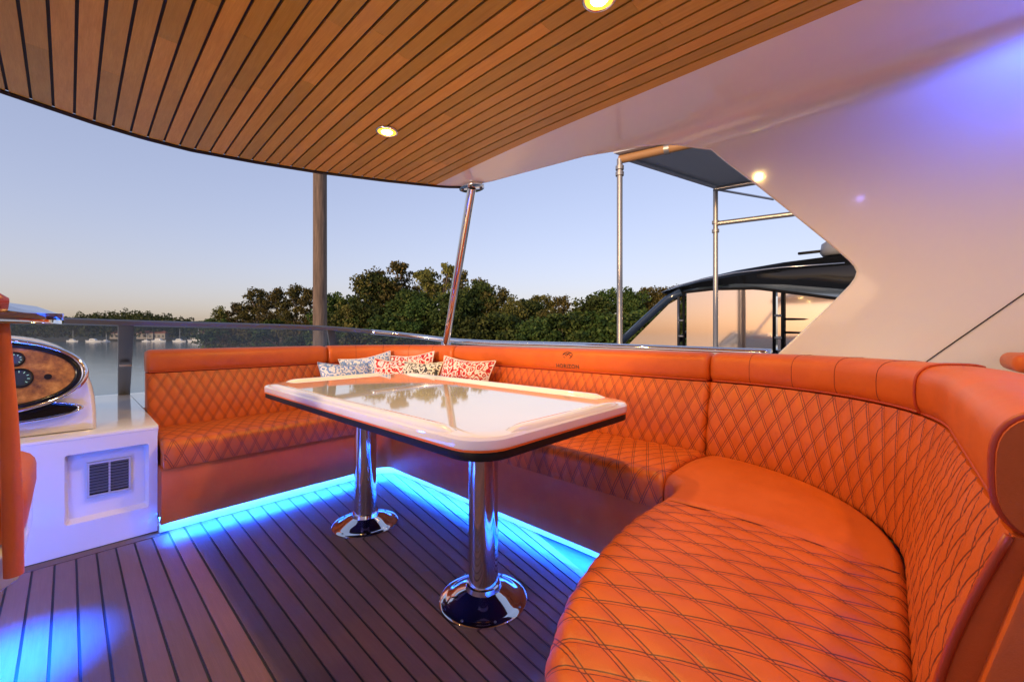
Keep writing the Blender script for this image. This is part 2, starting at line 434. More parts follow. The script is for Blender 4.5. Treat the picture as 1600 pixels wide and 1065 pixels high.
# ------------------------------------------------------------------ houses and boats on the far shore
WALLC = M('pale_render_wall', (.30, .26, .22), .8); ROOFC = M('terracotta_roof', (.26, .10, .06), .8); PANE = M('dark_window_pane', (.03, .035, .045), .15)
def house(px, dd, wd, label, zb=-3.2):
    x, y, _ = at(px, dd); t = thing('shore_house', label, 'house', (x, y, zb), 'houses on the far shore')
    # boxes face the camera direction
    fx, fy = S_, C_; rx, ry = C_, -S_
    def bx(r0, r1, f0, f1, z0, z1):
        P = [(x + rx * a + fx * b, y + ry * a + fy * b, zb + c) for c in (z0, z1) for a, b in ((r0, f0), (r1, f0), (r1, f1), (r0, f1))]
        return P, [(0, 3, 2, 1), (4, 5, 6, 7), (0, 1, 5, 4), (1, 2, 6, 5), (2, 3, 7, 6), (3, 0, 4, 7)]
    part('wall', bx(-wd / 2, wd / 2, 0, 7, 0, 4.4), WALLC, t)
    e = .6; h = wd / 2 + e
    P = [(-h, -e, 4.4), (h, -e, 4.4), (h, 7 + e, 4.4), (-h, 7 + e, 4.4), (-h * .5, 3.5, 6.6), (h * .5, 3.5, 6.6)]
    P = [(x + rx * a + fx * b, y + ry * a + fy * b, zb + c) for a, b, c in P]
    part('roof', (P, [(0, 3, 2, 1), (0, 1, 5, 4), (1, 2, 5), (2, 3, 4, 5), (3, 0, 4)]), ROOFC, t)
    for k in range(3):
        a = -wd / 2 + wd * (k + .5) / 3
        part('window', bx(a - .9, a + .9, -.08, .02, 1.2, 3.2), PANE, t)
house(226, 322, 13, 'pale house on the far shore just right of the windscreen support')
house(248, 323, 10, 'small pale house on the far shore, second right of the windscreen support')
house(312, 322, 15, 'wide pale house on the far shore behind the largest moored boat')
house(182, 324, 11, 'pale house on the far shore just left of the windscreen support')
BOATW = M('white_boat_paint', (.75, .72, .68), .35)
def far_boat(px, dd, ln, mast, label):
    x, y, _ = at(px, dd); t = thing('moored_boat', label, 'boat', (x, y, WZ), 'boats moored along the far shore')
    rx, ry = C_, -S_; fx, fy = S_, C_
    def tf(a, b, c): return (x + rx * a + fx * b, y + ry * a + fy * b, WZ + c)
    sec = []
    for u in np.linspace(-1, 1, 9):
        hw = ln * .15 * (1 - max(0, u) ** 2.2) ** .7 + .02; sh = ln * (.10 + .035 * u * u)
        sec.append([tf(u * ln / 2, -hw, sh), tf(u * ln / 2 * .93, -hw * .7, -.2), tf(u * ln / 2 * .93, hw * .7, -.2), tf(u * ln / 2, hw, sh)])
    part('hull', rings(sec), BOATW, t)
    part('cabin', rings([[tf(ln * a, -ln * .1, ln * .1), tf(ln * a, ln * .1, ln * .1), tf(ln * a * .9, ln * .08, ln * (.1 + hgt)), tf(ln * a * .9, -ln * .08, ln * (.1 + hgt))] for a, hgt in ((-.28, .13), (0, .15), (.16, .09))]), BOATW, t)
    part('window_band', rings([[tf(ln * a, -ln * .105, ln * .15), tf(ln * a, -ln * .06, ln * .15), tf(ln * a, -ln * .06, ln * .19), tf(ln * a, -ln * .099, ln * .19)] for a in (-.22, .06)]), PANE, t)
    if mast: part('mast', tube([tf(0, 0, ln * .1), tf(0, 0, ln * 1.05)], .09, 6), BOATW, t)
far_boat(310, 290, 13, 1, 'largest white moored boat on the far water, right of the windscreen support')
far_boat(281, 298, 9, 1, 'white sailing boat just left of the largest moored boat')
far_boat(249, 302, 10, 0, 'white motor boat midway between the windscreen support and the largest boat')
far_boat(229, 304, 6, 1, 'small white sailing boat closest to the windscreen support, on its right')
far_boat(147, 292, 10, 0, 'brightest white motor boat left of the windscreen support')
far_boat(166, 300, 6, 1, 'small sailing boat between the bright motor boat and the windscreen support')
far_boat(114, 306, 8, 1, 'small white boat above the dashboard, left of the bright motor boat')

# ------------------------------------------------------------------ mooring pile and neighbouring berth
x, y, _ = at(500, 12)
t = thing('mooring_pile', 'thick brown round mooring pile standing in the water beyond the windscreen', 'pile', (x, y, WZ))
part('shaft', tube([(x, y, WZ - 1), (x, y, 0), (x, y, 3), (x, y, 8)], [.2, .195, .19, .185], 24), WOODP, t, smooth=True, auto=50)
part('cap', lathe([(.21, 8), (.21, 8.1), (.02, 8.45)], (x, y, 0), 24), GALV, t, smooth=True, auto=30)

a = np.array([5.0, 2.69]); ex = np.array([2.16, -.6]); ey = np.array([.2, -1.0])      # shelter axes
def sh(u, v, z): p = a + ex * u + ey * v; return (p[0], p[1], z)
t = thing('berth_shelter', 'grey roofed shelter on thin galvanised poles over the neighbouring berth', 'shelter', (5.0, 2.69, WZ))
RZ = 3.40
part('roof_sheet', ([sh(-.02, -.02, RZ + .06), sh(1.02, -.02, RZ + .06), sh(1.02, 4.5, RZ + .06), sh(-.02, 4.5, RZ + .06), sh(-.02, -.02, RZ + .1), sh(1.02, -.02, RZ + .1), sh(1.02, 4.5, RZ + .1), sh(-.02, 4.5, RZ + .1)],
     [(0, 3, 2, 1), (4, 5, 6, 7), (0, 1, 5, 4), (1, 2, 6, 5), (2, 3, 7, 6), (3, 0, 4, 7)]), SHEET, t)
b1 = part('beam', tube([sh(.03, -.02, RZ), sh(.03, 4.5, RZ)], .055, 14), TIMBER, t, smooth=True, auto=50)
part('beam', tube([sh(.99, -.02, RZ), sh(.99, 4.5, RZ)], .04, 10), GALV, t, smooth=True, auto=50)
part('beam_joint', tube([sh(.03, .55, RZ), sh(.03, .61, RZ)], .068, 14), GALV, t, smooth=True, auto=50)
for v in (0, 1.5, 3): part('purlin', tube([sh(.03, v + .01, RZ + .025), sh(.99, v + .01, RZ + .025)], .028, 8), SHEET, t, smooth=True, auto=50)
for u in (0.02, 1.0):
    for v in (0.0, 4.4):
        p = sh(u, v, 0); po = part('pole', tube([(p[0], p[1], WZ - 1), (p[0], p[1], RZ)], .038, 14), GALV, t, smooth=True, auto=50)
        for zz in ((RZ - .2, RZ - .12) if u < .5 else (2.86, 2.72)): part('clamp', tube([(p[0], p[1], zz - .025), (p[0], p[1], zz + .025)], .055, 14), GALV, po, smooth=True, auto=50)
p = sh(1.0, 0, 0); q = sh(1.0, 4.4, 0)
part('cross_pipe', tube([(p[0], p[1], 2.84), (q[0], q[1], 2.84)], .04, 12), GALV, t, smooth=True, auto=50)
part('brace', tube([sh(1.0, 0, RZ), sh(1.45, .35, RZ - .05)], .02, 8), SHEET, t, smooth=True, auto=50)

# neighbouring yacht (its side runs along Y at X = 8)
t = thing('neighbouring_yacht', 'neighbouring yacht with gloss black hardtop and amber reflecting side windows', 'yacht', (9.5, 2, WZ))
NX = 8.0
prof = [(3.30, 1.86), (3.05, 1.99), (2.6, 2.10), (2.0, 2.19), (1.3, 2.25), (.5, 2.28), (-.6, 2.29), (-2.2, 2.26)]
low = [(3.30, 1.85), (3.05, 1.875), (2.6, 1.91), (2.0, 1.93), (1.4, 1.86), (.8, 1.72), (-.2, 1.62), (-2.2, 1.62)]
secs = []
for (yy, zt), (_, zl) in zip(prof, low):
    secs.append([(NX, yy, zl), (NX - .06, yy, (zl + zt) / 2), (NX + .04, yy, zt - .02), (NX + .5, yy, zt + .05), (NX + 2.8, yy, zt + .05), (NX + 3.3, yy, zt - .03), (NX + 3.3, yy, zl), (NX + 2.6, yy, zl + .1 * (zt - zl)), (NX + .5, yy, zl + .1 * (zt - zl))])
part('hardtop', rings(secs), GLOSSBLACK, t, smooth=True, auto=45)
part('roof_edge_trim', tube([(NX - .075, yy, .3 * zl + .7 * zt) for (yy, zt), (_, zl) in zip(prof, low)][:6], .012, 8), STEEL, t, smooth=True)
part('coaming', rings([[(NX - .12, yy, z0), (NX - .12, yy, .74), (NX + .1, yy, .78), (NX + 3.2, yy, .78), (NX + 3.45, yy, .74), (NX + 3.45, yy, z0)] for yy, z0 in ((5.2, -.3), (4.0, -.6), (-4, -.6))]), GLOSSBLACK, t, bevel=.02)
hs_ = []
for u in np.linspace(0, 1, 4):
    yy = -7 + 20 * u; hw = 2.35 * (1 - max(0, (u - .45) / .55) ** 2.2) + .04
    hs_.append([(9.7 - hw, yy, -1.6 + .5 * u), (9.7 - hw * .8, yy, WZ - .4), (9.7 + hw * .8, yy, WZ - .4), (9.7 + hw, yy, -1.6 + .5 * u)])
part('hull', rings(hs_), GEL, t, smooth=True, auto=40)
part('cabin', rings([[(8.0, yy, -1.7), (8.05, yy, -.3), (11.35, yy, -.3), (11.4, yy, -1.7)] for yy in (-5, 5.4)]), GEL, t, bevel=.06)
part('windscreen_strut', tube([(NX, 4.32, .78), (NX, 3.75, 1.28), (NX, 3.2, 1.74), (NX, 2.95, 1.86)], .075, 12), M('blue_black_frame', (.03, .05, .09), .15, coat=.5), t, smooth=True)
part('windscreen_strut', tube([(NX + 3.2, 4.32, .78), (NX + 3.2, 2.95, 1.86)], .075, 12), GLOSSBLACK, t, smooth=True)
rail = [(3.2, 1.68), (2.9, 1.84), (2.4, 1.865), (1.7, 1.83), (1.0, 1.68), (.3, 1.52)]
part('enclosure_rail', tube([(NX, *p) for p in rail], .022, 8), BLACK, t, smooth=True)
def pane(name, poly, mat, xx): return part(name, prism_ax(poly, 'x', xx, xx + .01), mat, t)
pane('window_pane', [(4.1, .78), (3.02, .78), (3.02, 1.72), (3.2, 1.63)], VINYL, NX + .03)
pane('window_pane', [(2.86, .78), (1.43, .78), (1.43, 1.76), (1.9, 1.83), (2.4, 1.85), (2.86, 1.82)], VINYL, NX + .03)
pane('window_pane', [(1.38, .78), (.98, .78), (.5, 1.3), (.62, 1.58), (1.05, 1.68), (1.38, 1.76)], VINYL, NX + .05)
for yy, z1 in ((3.0, 1.78), (2.9, 1.84), (1.42, 1.77), (1.30, 1.74)): part('stanchion', tube([(NX - .01, yy, .76), (NX - .01, yy, z1)], .026, 8), BLACK if yy != 3.0 else DARKMET, t, smooth=True)
for yy, zz in ((2.95, 1.3), (2.95, 1.0), (1.36, 1.35), (1.36, .98)): part('hinge', tube([(NX - .03, yy - .05, zz), (NX - .03, yy + .05, zz)], .02, 8), GALV, t, smooth=True)
for z in (1.27, 1.05): part('grab_bar', tube([(NX + .04, 1.3, z + .02), (NX + .1, .6, z)], .02, 8), BLACK, t, smooth=True)
part('cockpit_seat', box((NX + .9, .5, .6), (NX + 1.5, 1.15, 1.5)), BLACK, t, bevel=.08)
dm = part('radar_dome', lathe([(.2, 0), (.24, .06), (.22, .2), (.12, .27), (.01, .29)], (NX + .5, .62, 2.32), 24), M('grey_dome', (.25, .27, .32), .35), t, smooth=True)
part('light_bar', box((NX + .46, .78, 2.40), (NX + .54, 1.16, 2.44)), BLACK, t, bevel=.01)

# ================================================================== OUR YACHT: hull under the flybridge
hs_ = []
for u in np.linspace(0, 1, 15):
    yy = -7 + 21 * u; hw = 2.75 * (1 - max(0, (u - .5) / .5) ** 2.2) + .03
    hs_.append([(.2 - hw, yy, -2.3 + .4 * u), (.2 - hw * .8, yy, WZ - .5), (.2 + hw * .8, yy, WZ - .5), (.2 + hw, yy, -2.3 + .4 * u)])
hull = part('hull', rings(hs_), GELP, smooth=True, auto=40); tag(hull, kind='structure')
part('superstructure', rings([[(-2.1, yy, -2.25), (-2.2, yy, -.06), (2.6, yy, -.06), (2.5, yy, -2.25)] for yy in (-4, 4.2)]), GELP, hull, bevel=.1)

# ------------------------------------------------------------------ deck: sprung teak planks
def deck_x(c, y): return c + (.17 * max(0, (c - .4) / .9) ** 1.4) * (min(y, 3) - 2.0)
deck = part('deck', box((-1.9, -2.2, -.05), (2.5, 2.95, -.004)), CAULK); tag(deck, kind='structure')
PW = .0667; c0 = .0255
ys = np.linspace(-1.2, 2.86, 24)
for i in range(-24, 28):
    cl, cr = c0 + i * PW, c0 + (i + 1) * PW
    y1 = 2.79 if cr < .36 else 2.86
    yy = np.linspace(-1.2, y1, 22)
    g = .0034
    top = [[(deck_x(cl, y) + g, y, 0) for y in yy], [(deck_x(cr, y) - g, y, 0) for y in yy]]
    P = [[(deck_x(cl, y) + g, y, -.006), (deck_x(cl, y) + g + .0006, y, 0), (deck_x(cr, y) - g - .0006, y, 0), (deck_x(cr, y) - g, y, -.006)] for y in yy]
    part('plank', rings(P), TEAKF, deck)
part('margin_board', box((-1.6, 2.797, -.006), (.325, 2.855, .0005)), TEAKF, deck)

# ================================================================== HARDTOP
CZ = 2.15
def zc(y): return CZ - .072 * max(0, (y - 1.1) / 1.7) ** 2
fx_ = [-1.9, -1.3, -.9, -.6, -.2, .09, .27, .47, .77, 1.1, 1.47, 1.67, 1.83, 1.9, 1.97, 2.03, 2.10, 2.17, 2.22, 2.27, 2.33]
fy_ = [1.2, 2.25, 2.52, 2.66, 2.78, 2.85, 2.872, 2.868, 2.80, 2.70, 2.55, 2.455, 2.375, 2.33, 2.26, 2.10, 1.85, 1.52, 1.2, .9, .5]
def yf(x): return interp(x, fx_, fy_)
hard = thing('hardtop', 'teak lined white hardtop with sweeping side arch over the settee', 'roof', (.3, 0, 2.2))
xs = np.r_[np.linspace(-1.9, 1.78, 60), np.linspace(1.8, 2.33, 16)]
BACKY = -2.6
rows = []
for x in xs:
    y1 = yf(x) - .004; row_b, row_t = [], []
    for t_ in np.linspace(0, 1, 26):
        y = BACKY + (y1 - BACKY) * t_
        edge = .03 + .09 * min(1, (y1 - y) / .5) ** .5
        row_b.append((x, y, zc(y) + .012)); row_t.append((x, y, zc(y) + .012 + edge))
    rows.append(row_b + row_t[::-1])
part('shell', rings(rows), GELP, hard, smooth=True, auto=40)
# planks of the ceiling
def strip(x0, x1, y0, y1, n, z_off, th, yend0=None, yend1=None):
    P = []
    for t_ in np.linspace(0, 1, n):
        ya = y0 + ((yend0 if yend0 is not None else y1) - y0) * t_; yb = y0 + ((yend1 if yend1 is not None else y1) - y0) * t_
        P.append([(x0, ya, zc(ya) + z_off), (x1, yb, zc(yb) + z_off), (x1, yb, zc(yb) + z_off + th), (x0, ya, zc(ya) + z_off + th)])
    return rings(P)
BX = 1.782; CPW = .0654
part('caulking', rings([[(x, y0, zc(y0) + .009), (x, y0, zc(y0) + .0115)] if False else [(x, y, zc(y) + .0085) for y in np.linspace(-1.6, yf(x) - .012, 24)] + [(x, y, zc(y) + .0115) for y in np.linspace(-1.6, yf(x) - .012, 24)[::-1]] for x in np.linspace(-1.5, BX, 50)]), CAULK, hard)
for i in range(46):
    x1 = BX - i * CPW - .001; x0 = x1 - CPW + .0095
    ye0, ye1 = yf(x0) - .022, yf(x1) - .022
    cuts = [-1.6]; y = -1.6 + random.uniform(.5, 1.6)
    while y < min(ye0, ye1) - .35: cuts.append(y); y += random.uniform(.9, 1.9)
    for k, y0 in enumerate(cuts):
        last = k == len(cuts) - 1
        y1 = None if last else cuts[k + 1] - .0006
        ln = (min(ye0, ye1) if last else y1) - y0
        n = max(2, int(ln / .12))
        part('plank', strip(x0, x1, y0, y1, n, 0.0, .0095, ye0 if last else None, ye1 if last else None), TEAKC, hard)
part('edge_trim', tube([(x, yf(x) - .006, zc(yf(x)) - .001) for x in np.linspace(-1.85, 1.96, 90)], .0105, 8), M('dark_bronze_trim', (.03, .025, .03), .3, .5), hard, smooth=True)
# arch: underside border, fillet and side panel in one skin
pr = []      # (X, z, front Y)
for X_, Y_ in ((1.7835, yf(1.7835) - .012), (1.83, 2.362), (1.9, 2.31), (1.97, 2.235), (2.03, 2.08), (2.08, 1.86), (2.13, 1.62), (2.17, 1.4)): pr.append((X_, None, Y_))
for ang in np.linspace(0, 90, 12)[1:]:
    X_ = 2.17 + .125 * math.sin(R(ang)); Z_ = CZ - .125 * (1 - math.cos(R(ang)))
    Yq = interp(ang, [0, 20, 40, 55, 68, 80, 90], [1.4, 1.16, .955, .86, .80, .742, .69]); pr.append((X_, Z_, Yq))
for Z_, Y_ in ((1.96, .635), (1.89, .573), (1.81, .500), (1.735, .434), (1.65, .360), (1.55, .274), (1.451, .189), (1.40, .148), (1.37, .124), (1.345, .108), (1.315, .098), (1.285, .105), (1.255, .122), (1.172, .189), (1.07, .279), (.968, .369), (.90, .43)):
    pr.append((2.295 + .03 * (2.0 - Z_), Z_, Y_))
rows_i, rows_o = [], []
for k, (X_, Z_, Y_) in enumerate(pr):
    ri, ro = [], []
    for t_ in np.linspace(0, 1, 34) ** 1.15:
        y = Y_ + (BACKY - Y_) * t_
        z = zc(y) + .002 if Z_ is None else Z_ - (CZ - zc(y))
        ri.append((X_, y, z))
    rows_i.append(ri)
G = np.array(rows_i); du = np.gradient(G, axis=0); dv = np.gradient(G, axis=1); nn = np.cross(du, dv); nn /= np.linalg.norm(nn, axis=2)[..., None]
if nn[0, 5, 2] < 0: nn = -nn
O = G + nn * .035
v1, f1 = grid(G.tolist()); v2, f2 = grid(O.tolist()); nu, nv = G.shape[:2]; off = nu * nv
rim = [(i * nv, (i + 1) * nv, (i + 1) * nv + off, i * nv + off) for i in range(nu - 1)] + [(i * nv + nv - 1, (i + 1) * nv + nv - 1, (i + 1) * nv + nv - 1 + off, i * nv + nv - 1 + off) for i in range(nu - 1)] + [(j, j + 1, j + 1 + off, j + off) for j in range(nv - 1)] + [((nu - 1) * nv + j, (nu - 1) * nv + j + 1, (nu - 1) * nv + j + 1 + off, (nu - 1) * nv + j + off) for j in range(nv - 1)]
arch = part('arch_panel', (v1 + v2, f1 + [tuple(i + off for i in q[::-1]) for q in f2] + rim), GEL, hard, smooth=True, auto=50)
Gm = np.concatenate([G, O]).reshape(-1, 3).copy(); Gm[:, 0] = .6 - Gm[:, 0]
part('arch_panel', (Gm.tolist(), f1 + [tuple(i + off for i in q[::-1]) for q in f2] + rim), GEL, hard, smooth=True, auto=50)
part('opening_lip', tube([(X_ + (.012 if k > 8 else 0), Y_ - .002, (zc(Y_) + .012 if Z_ is None else Z_ + .004)) for k, (X_, Z_, Y_) in enumerate(pr)][3:], .012, 10), GEL, arch, smooth=True)
def ax(z): return 2.295 + .03 * (2.0 - z) - .0015
part('panel_seam', tube([(ax(z), y, z) for y, z in ((-.10, .93), (-.145, .978), (-.349, 1.189), (-.6, 1.45), (-1.2, 2.0))], .0022, 6), BLACK, arch)
part('screw', lathe([(.006, 0), (.006, .003), (.002, .004)], (0, 0, 0), 10), DARKMET, arch).matrix_local = __import__('mathutils').Matrix.Translation((2.326 - .3, -.235, 1.045 - 2.2)) @ __import__('mathutils').Matrix.Rotation(R(-90), 4, 'Y')

# ------------------------------------------------------------------ downlights
def downlight(x, y, label, warm, energy):
    z = zc(y)
    t = thing('downlight', label, 'downlight', (x, y, z), 'ceiling downlights')
    part('bezel', lathe([(.046, .001), (.056, .001), (.058, -.004), (.053, -.009), (.047, -.008), (.046, 0.001)], (x, y, z), 32), CHROME, t, smooth=True)
    if warm: part('halo_ring', lathe([(.046, 0), (.046, -.0065), (.029, -.0085), (.0285, 0)], (x, y, z), 24), LAMPR, t, smooth=True)  # emissive ring imitates the glow around the lens
    part('lens', lathe([(.028, 0), (.028, -.008), (.016, -.0125), (.001, -.013)], (x, y, z), 24), LAMP if warm else LAMPB, t, smooth=True)
    l = bpy.data.lights.new('lamp_glow', 'SPOT'); l.energy = energy; l.color = (1, .61, .17) if warm else ((.06, .13, 1) if x > 1.5 else (.30, .26, 1))
    l.spot_size = R(165); l.spot_blend = .8; l.shadow_soft_size = .03
    if not warm and x > 1.5: l.spot_size = R(178); l.spot_blend = .25
    lo = bpy.data.objects.new('lamp_glow', l); COL.objects.link(lo); lo.parent = t; lo.location = (0, 0, -.03)
downlight(1.155, 1.975, 'lit warm downlight in the teak ceiling above the far end of the table', 1, 22)
downlight(1.18, .70, 'lit warm downlight at the top edge of the picture, nearest overhead', 1, 22)
downlight(1.18, -.60, 'warm downlight overhead behind the photographer, out of view', 1, 12)
downlight(-.58, 1.975, 'warm downlight over the helm seat, out of view', 1, 10)
downlight(2.06, -.42, 'blue stand-in lamp for an unseen LED strip overhead that tints the white arch, out of view', 0, 5)  # unseen source, built as a downlight in place of an LED strip
downlight(-.3, .2, 'added blue lamp overhead near the walkway that tints the whites lavender, out of view', 0, 14)  # unseen lamp added to turn table end and arch lavender

# ------------------------------------------------------------------ slanted post
t = thing('support_post', 'slanted polished chrome post holding up the hardtop corner', 'post', (2.35, 3.01, .9))
pt, pb = Vector((1.99, 2.235, zc(2.235) - .012)), Vector((2.36, 3.02, .90))
part('tube', tube([pb, pt], .032, 28), CHROME, t, smooth=True, auto=50)
dr = (pb - pt).normalized()
fl = []
for k in range(28):
    a_ = k * 2 * math.pi / 28; fl.append((pt.x + .105 * math.cos(a_) * .75 , pt.y + .105 * math.sin(a_) * 1.0))
part('flange', prism(fl, zc(2.235) - .016, zc(2.235) + .004), CHROME, t, bevel=.003)
for k in range(4):
    a_ = k * math.pi / 2 + .6; part('bolt', lathe([(.011, 0), (.011, -.009), (.006, -.012), (.0005, -.012)], (pt.x + .058 * math.cos(a_), pt.y + .078 * math.sin(a_), zc(2.235) - .0165), 12), DARKMET, t, smooth=True, auto=40)
part('collar', tube([pb, pb + (pt - pb) * .05], .045, 24), CHROME, t, smooth=True, auto=50)

# ================================================================== SETTEE
JX, JL, JR, RAD = 2.12, 3.33, -.03, .70
segs = []
S1 = 1.42 - .33; SA = math.pi / 2 * RAD; S3 = (JL - RAD) - (JR + RAD); S5 = 1.42 - .76
TOT = S1 + SA + S3 + SA + S5
def path(s):      # inner joint line: point, outward normal
    if s < S1: return np.array([.33 + s, JL]), np.array([0., 1.])
    s -= S1
    if s < SA: a_ = math.pi / 2 - s / RAD; n = np.array([math.cos(a_), math.sin(a_)]); return np.array([1.42, JL - RAD]) + RAD * n, n
    s -= SA
    if s < S3: return np.array([JX, JL - RAD - s]), np.array([1., 0.])
    s -= S3
    if s < SA: a_ = -s / RAD; n = np.array([math.cos(a_), math.sin(a_)]); return np.array([1.42, JR + RAD]) + RAD * n, n
    s -= SA
    return np.array([1.42 - s, JR]), np.array([0., -1.])
def ztop(s): return interp(s, [0, 2, 4, 5, TOT], [-.003, .0, .002, .010, .010])
settee = thing('settee', 'U-shaped orange diamond-quilted leather settee wrapped around the white table', 'settee', (1.6, 1.6, 0))
def quilt(u, v, q, amp):
    a_ = u / q[0] + v / q[1]; b_ = u / q[0] - v / q[1]
    s = np.abs(np.sin(math.pi * a_)) * np.abs(np.sin(math.pi * b_))
    return amp * np.clip(s, 0, 1) ** .38
def qsurface(name, P, UV, q, amp, mask, mat, parent, closing):
    """P (nu,nv,3) front skin; closing (nu,k,3) hidden back points closing each ring"""
    P = np.asarray(P, float)
    du = np.gradient(P, axis=0); dv = np.gradient(P, axis=1); n = np.cross(du, dv); n /= (np.linalg.norm(n, axis=2)[..., None] + 1e-9)
    ctr = closing.mean(axis=(0, 1)); mid = P[P.shape[0] // 2, P.shape[1] // 2]
    if np.dot(n[P.shape[0] // 2, P.shape[1] // 2], mid - ctr) < 0: n = -n
    if q: P = P + n * (quilt(UV[..., 0], UV[..., 1], q, amp) * mask)[..., None]
    full = np.concatenate([P, closing], 1); uvf = np.concatenate([UV, np.repeat(UV[:, -1:], closing.shape[1], 1)], 1)
    vf = rings(full.tolist())
    o = part(name, vf, mat, parent, smooth=True, uv=uvf.reshape(-1, 2), auto=70)
    if q:
        o.data.materials.append(LEATHER); nf, nr = P.shape[1], full.shape[1]
        for pg in o.data.polygons:
            if len(pg.vertices) > 4 or any(v % nr >= nf for v in pg.vertices): pg.material_index = 1
    return o
def back_section(s0, s1, ra=1, rb=1, step=.007, gap=.004):
    s0 += gap * ra; s1 -= gap * rb
    b = thing_part('backrest', settee)
    ns = max(8, int((s1 - s0) / step)); ss = np.linspace(s0, s1, ns)
    zz = np.linspace(.440, .800, 52); P, UV, CL = [], [], []
    for s in ss:
        p, n = path(s); e = min((s - s0) if ra else 9, (s1 - s) if rb else 9); pull = .016 * max(0, 1 - e / .022) ** 2
        row, ur, arc = [], [], 0
        for z in zz:
            t_ = (z - .44) / .36; o = .078 * t_ - .014 * math.sin(math.pi * t_) + pull + .012 * max(0, 1 - (z - .44) / .02) ** 2
            q = p + n * o; row.append((q[0], q[1], z + ztop(s))); ur.append((s, z * 1.02))
        P.append(row); UV.append(ur)
        q = p + n * .19; CL.append([(q[0], q[1], .80), (q[0], q[1], .44)])
    qsurface('quilted_panel', P, np.array(UV), BACKQ, .0055, np.ones((ns, 52)), LQ_BACK, b, np.array(CL))
    # head roll
    RR = []; n2 = max(8, int((s1 - s0) / .02)); tt = np.linspace(0, 1, n2); ss = s0 + (s1 - s0) * (tt - .04 * np.sin(2 * math.pi * tt))
    for s in ss:
        e = min((s - s0) if ra else 9, (s1 - s) if rb else 9); k = 1 - .16 * max(0, 1 - e / .03) ** 2
        RR.append([roll_pt(s, a_, k) for a_ in np.linspace(0, 2 * math.pi, 40, endpoint=False)])
    hr = part('head_roll', rings(RR), LEATHER, b, smooth=True, auto=60)
    part('piping', tube([roll_pt(s, R(222), 1.0, .001) for s in np.linspace(s0 + .01, s1 - .01, max(6, int((s1 - s0) / .03)))], .0045, 8), PIPING, hr, smooth=True)
    return b, hr, s0, s1
def roll_pt(s, a_, k=1.0, off=0.0):
    p, n = path(s); c, sn = math.cos(a_), math.sin(a_); ex_ = 2 / 3.1
    o = .152 + (.088 + off) * k * math.copysign(abs(c) ** ex_, c); z = .872 + ztop(s) + (.079 + off) * k * math.copysign(abs(sn) ** ex_, sn)
    q = p + n * o; return (q[0], q[1], z)
def thing_part(name, parent):
    o = bpy.data.objects.new(name, None); COL.objects.link(o); o.parent = parent; return o
def roll_seam(s, hr):
    part('seam', tube([roll_pt(s, a_, 1.0, .0003) for a_ in np.linspace(R(70), R(232), 16)], .0012, 6), THREAD, hr)
bounds = [0, 1.12, 2.13, S1 + SA + S3 + .0, S1 + SA + S3 + .86, TOT]
SEC = [back_section(bounds[k], bounds[k + 1], ra=k != 4, rb=k < 3, step=(.009, .010, .008, .006, .006)[k]) for k in range(5)]
for s in np.linspace(bounds[1], bounds[2], 6)[1:-1]: roll_seam(s, SEC[1][1])
for s in np.linspace(bounds[3], bounds[4], 6)[1:-1]: roll_seam(s, SEC[3][1])
# piping arc round the near end of the roll
part('piping', tube([roll_pt(TOT - .012, a_, .99, .002) for a_ in np.linspace(R(60), R(250), 24)], .005, 8), PIPING, SEC[4][1], smooth=True)
part('piping', tube([roll_pt(bounds[4] + .012, a_, 1.0, .002) for a_ in np.linspace(R(60), R(225), 24)], .0045, 8), PIPING, SEC[4][1], smooth=True)

ep, en = path(TOT)
part('piping', tube([(ep[0] - .002, ep[1] + en[1] * (.078 * t_ - .014 * math.sin(math.pi * t_) - .004), .45 + .36 * t_) for t_ in np.linspace(0, 1, 20)], .005, 8), PIPING, SEC[4][0], smooth=True)
# emblem and lettering stitched on the long head roll
def on_roll(sv, tv, off=.0012):      # sv along the roll (metres), tv up the roll face from its mid height
    a_ = R(180) - tv / .075
    return roll_pt(sv, a_, 1.0, off)
fc = bpy.data.curves.new('lettering', 'FONT'); fc.body = 'HORIZON'; fc.size = .030; fc.align_x = 'CENTER'; fc.space_character = 1.12; fc.offset = .0009
fo = bpy.data.objects.new('tmp', fc); COL.objects.link(fo); bpy.context.view_layer.update()
tm = fo.to_mesh(); fv = [v.co.copy() for v in tm.vertices]; ff = [tuple(p.vertices) for p in tm.polygons]; fo.to_mesh_clear(); bpy.data.objects.remove(fo)
SL = S1 + SA + (JL - RAD - 1.53)      # path length at Y = 1.53
part('embroidered_lettering', ([on_roll(SL + v.x * 1.2, v.y * 1.05 - .031) for v in fv], ff), EMBR, SEC[2][1])
em = []
def stroke(pts, r=.0026): em.append(tube([on_roll(SL + x_, y_, .0008) for x_, y_ in pts], r, 6))
stroke([(.036 * math.cos(R(a_)), .026 + .021 * math.sin(R(a_))) for a_ in range(-35, 200, 12)])
stroke([(-.034 + .005 * k, .026 + .006 * math.sin(k * .95)) for k in range(13)])
stroke([(-.024 + .005 * k, .036 + .005 * math.sin(k * .95 + 1)) for k in range(10)])
stroke([(-.03 + .012 * k, .013 - .006 * math.sin(math.pi * k / 5)) for k in range(2)]); stroke([(.018 + .006 * k, .007 + .004 * k) for k in range(3)])
part('embroidered_emblem', join(*em), EMBR, SEC[2][1])

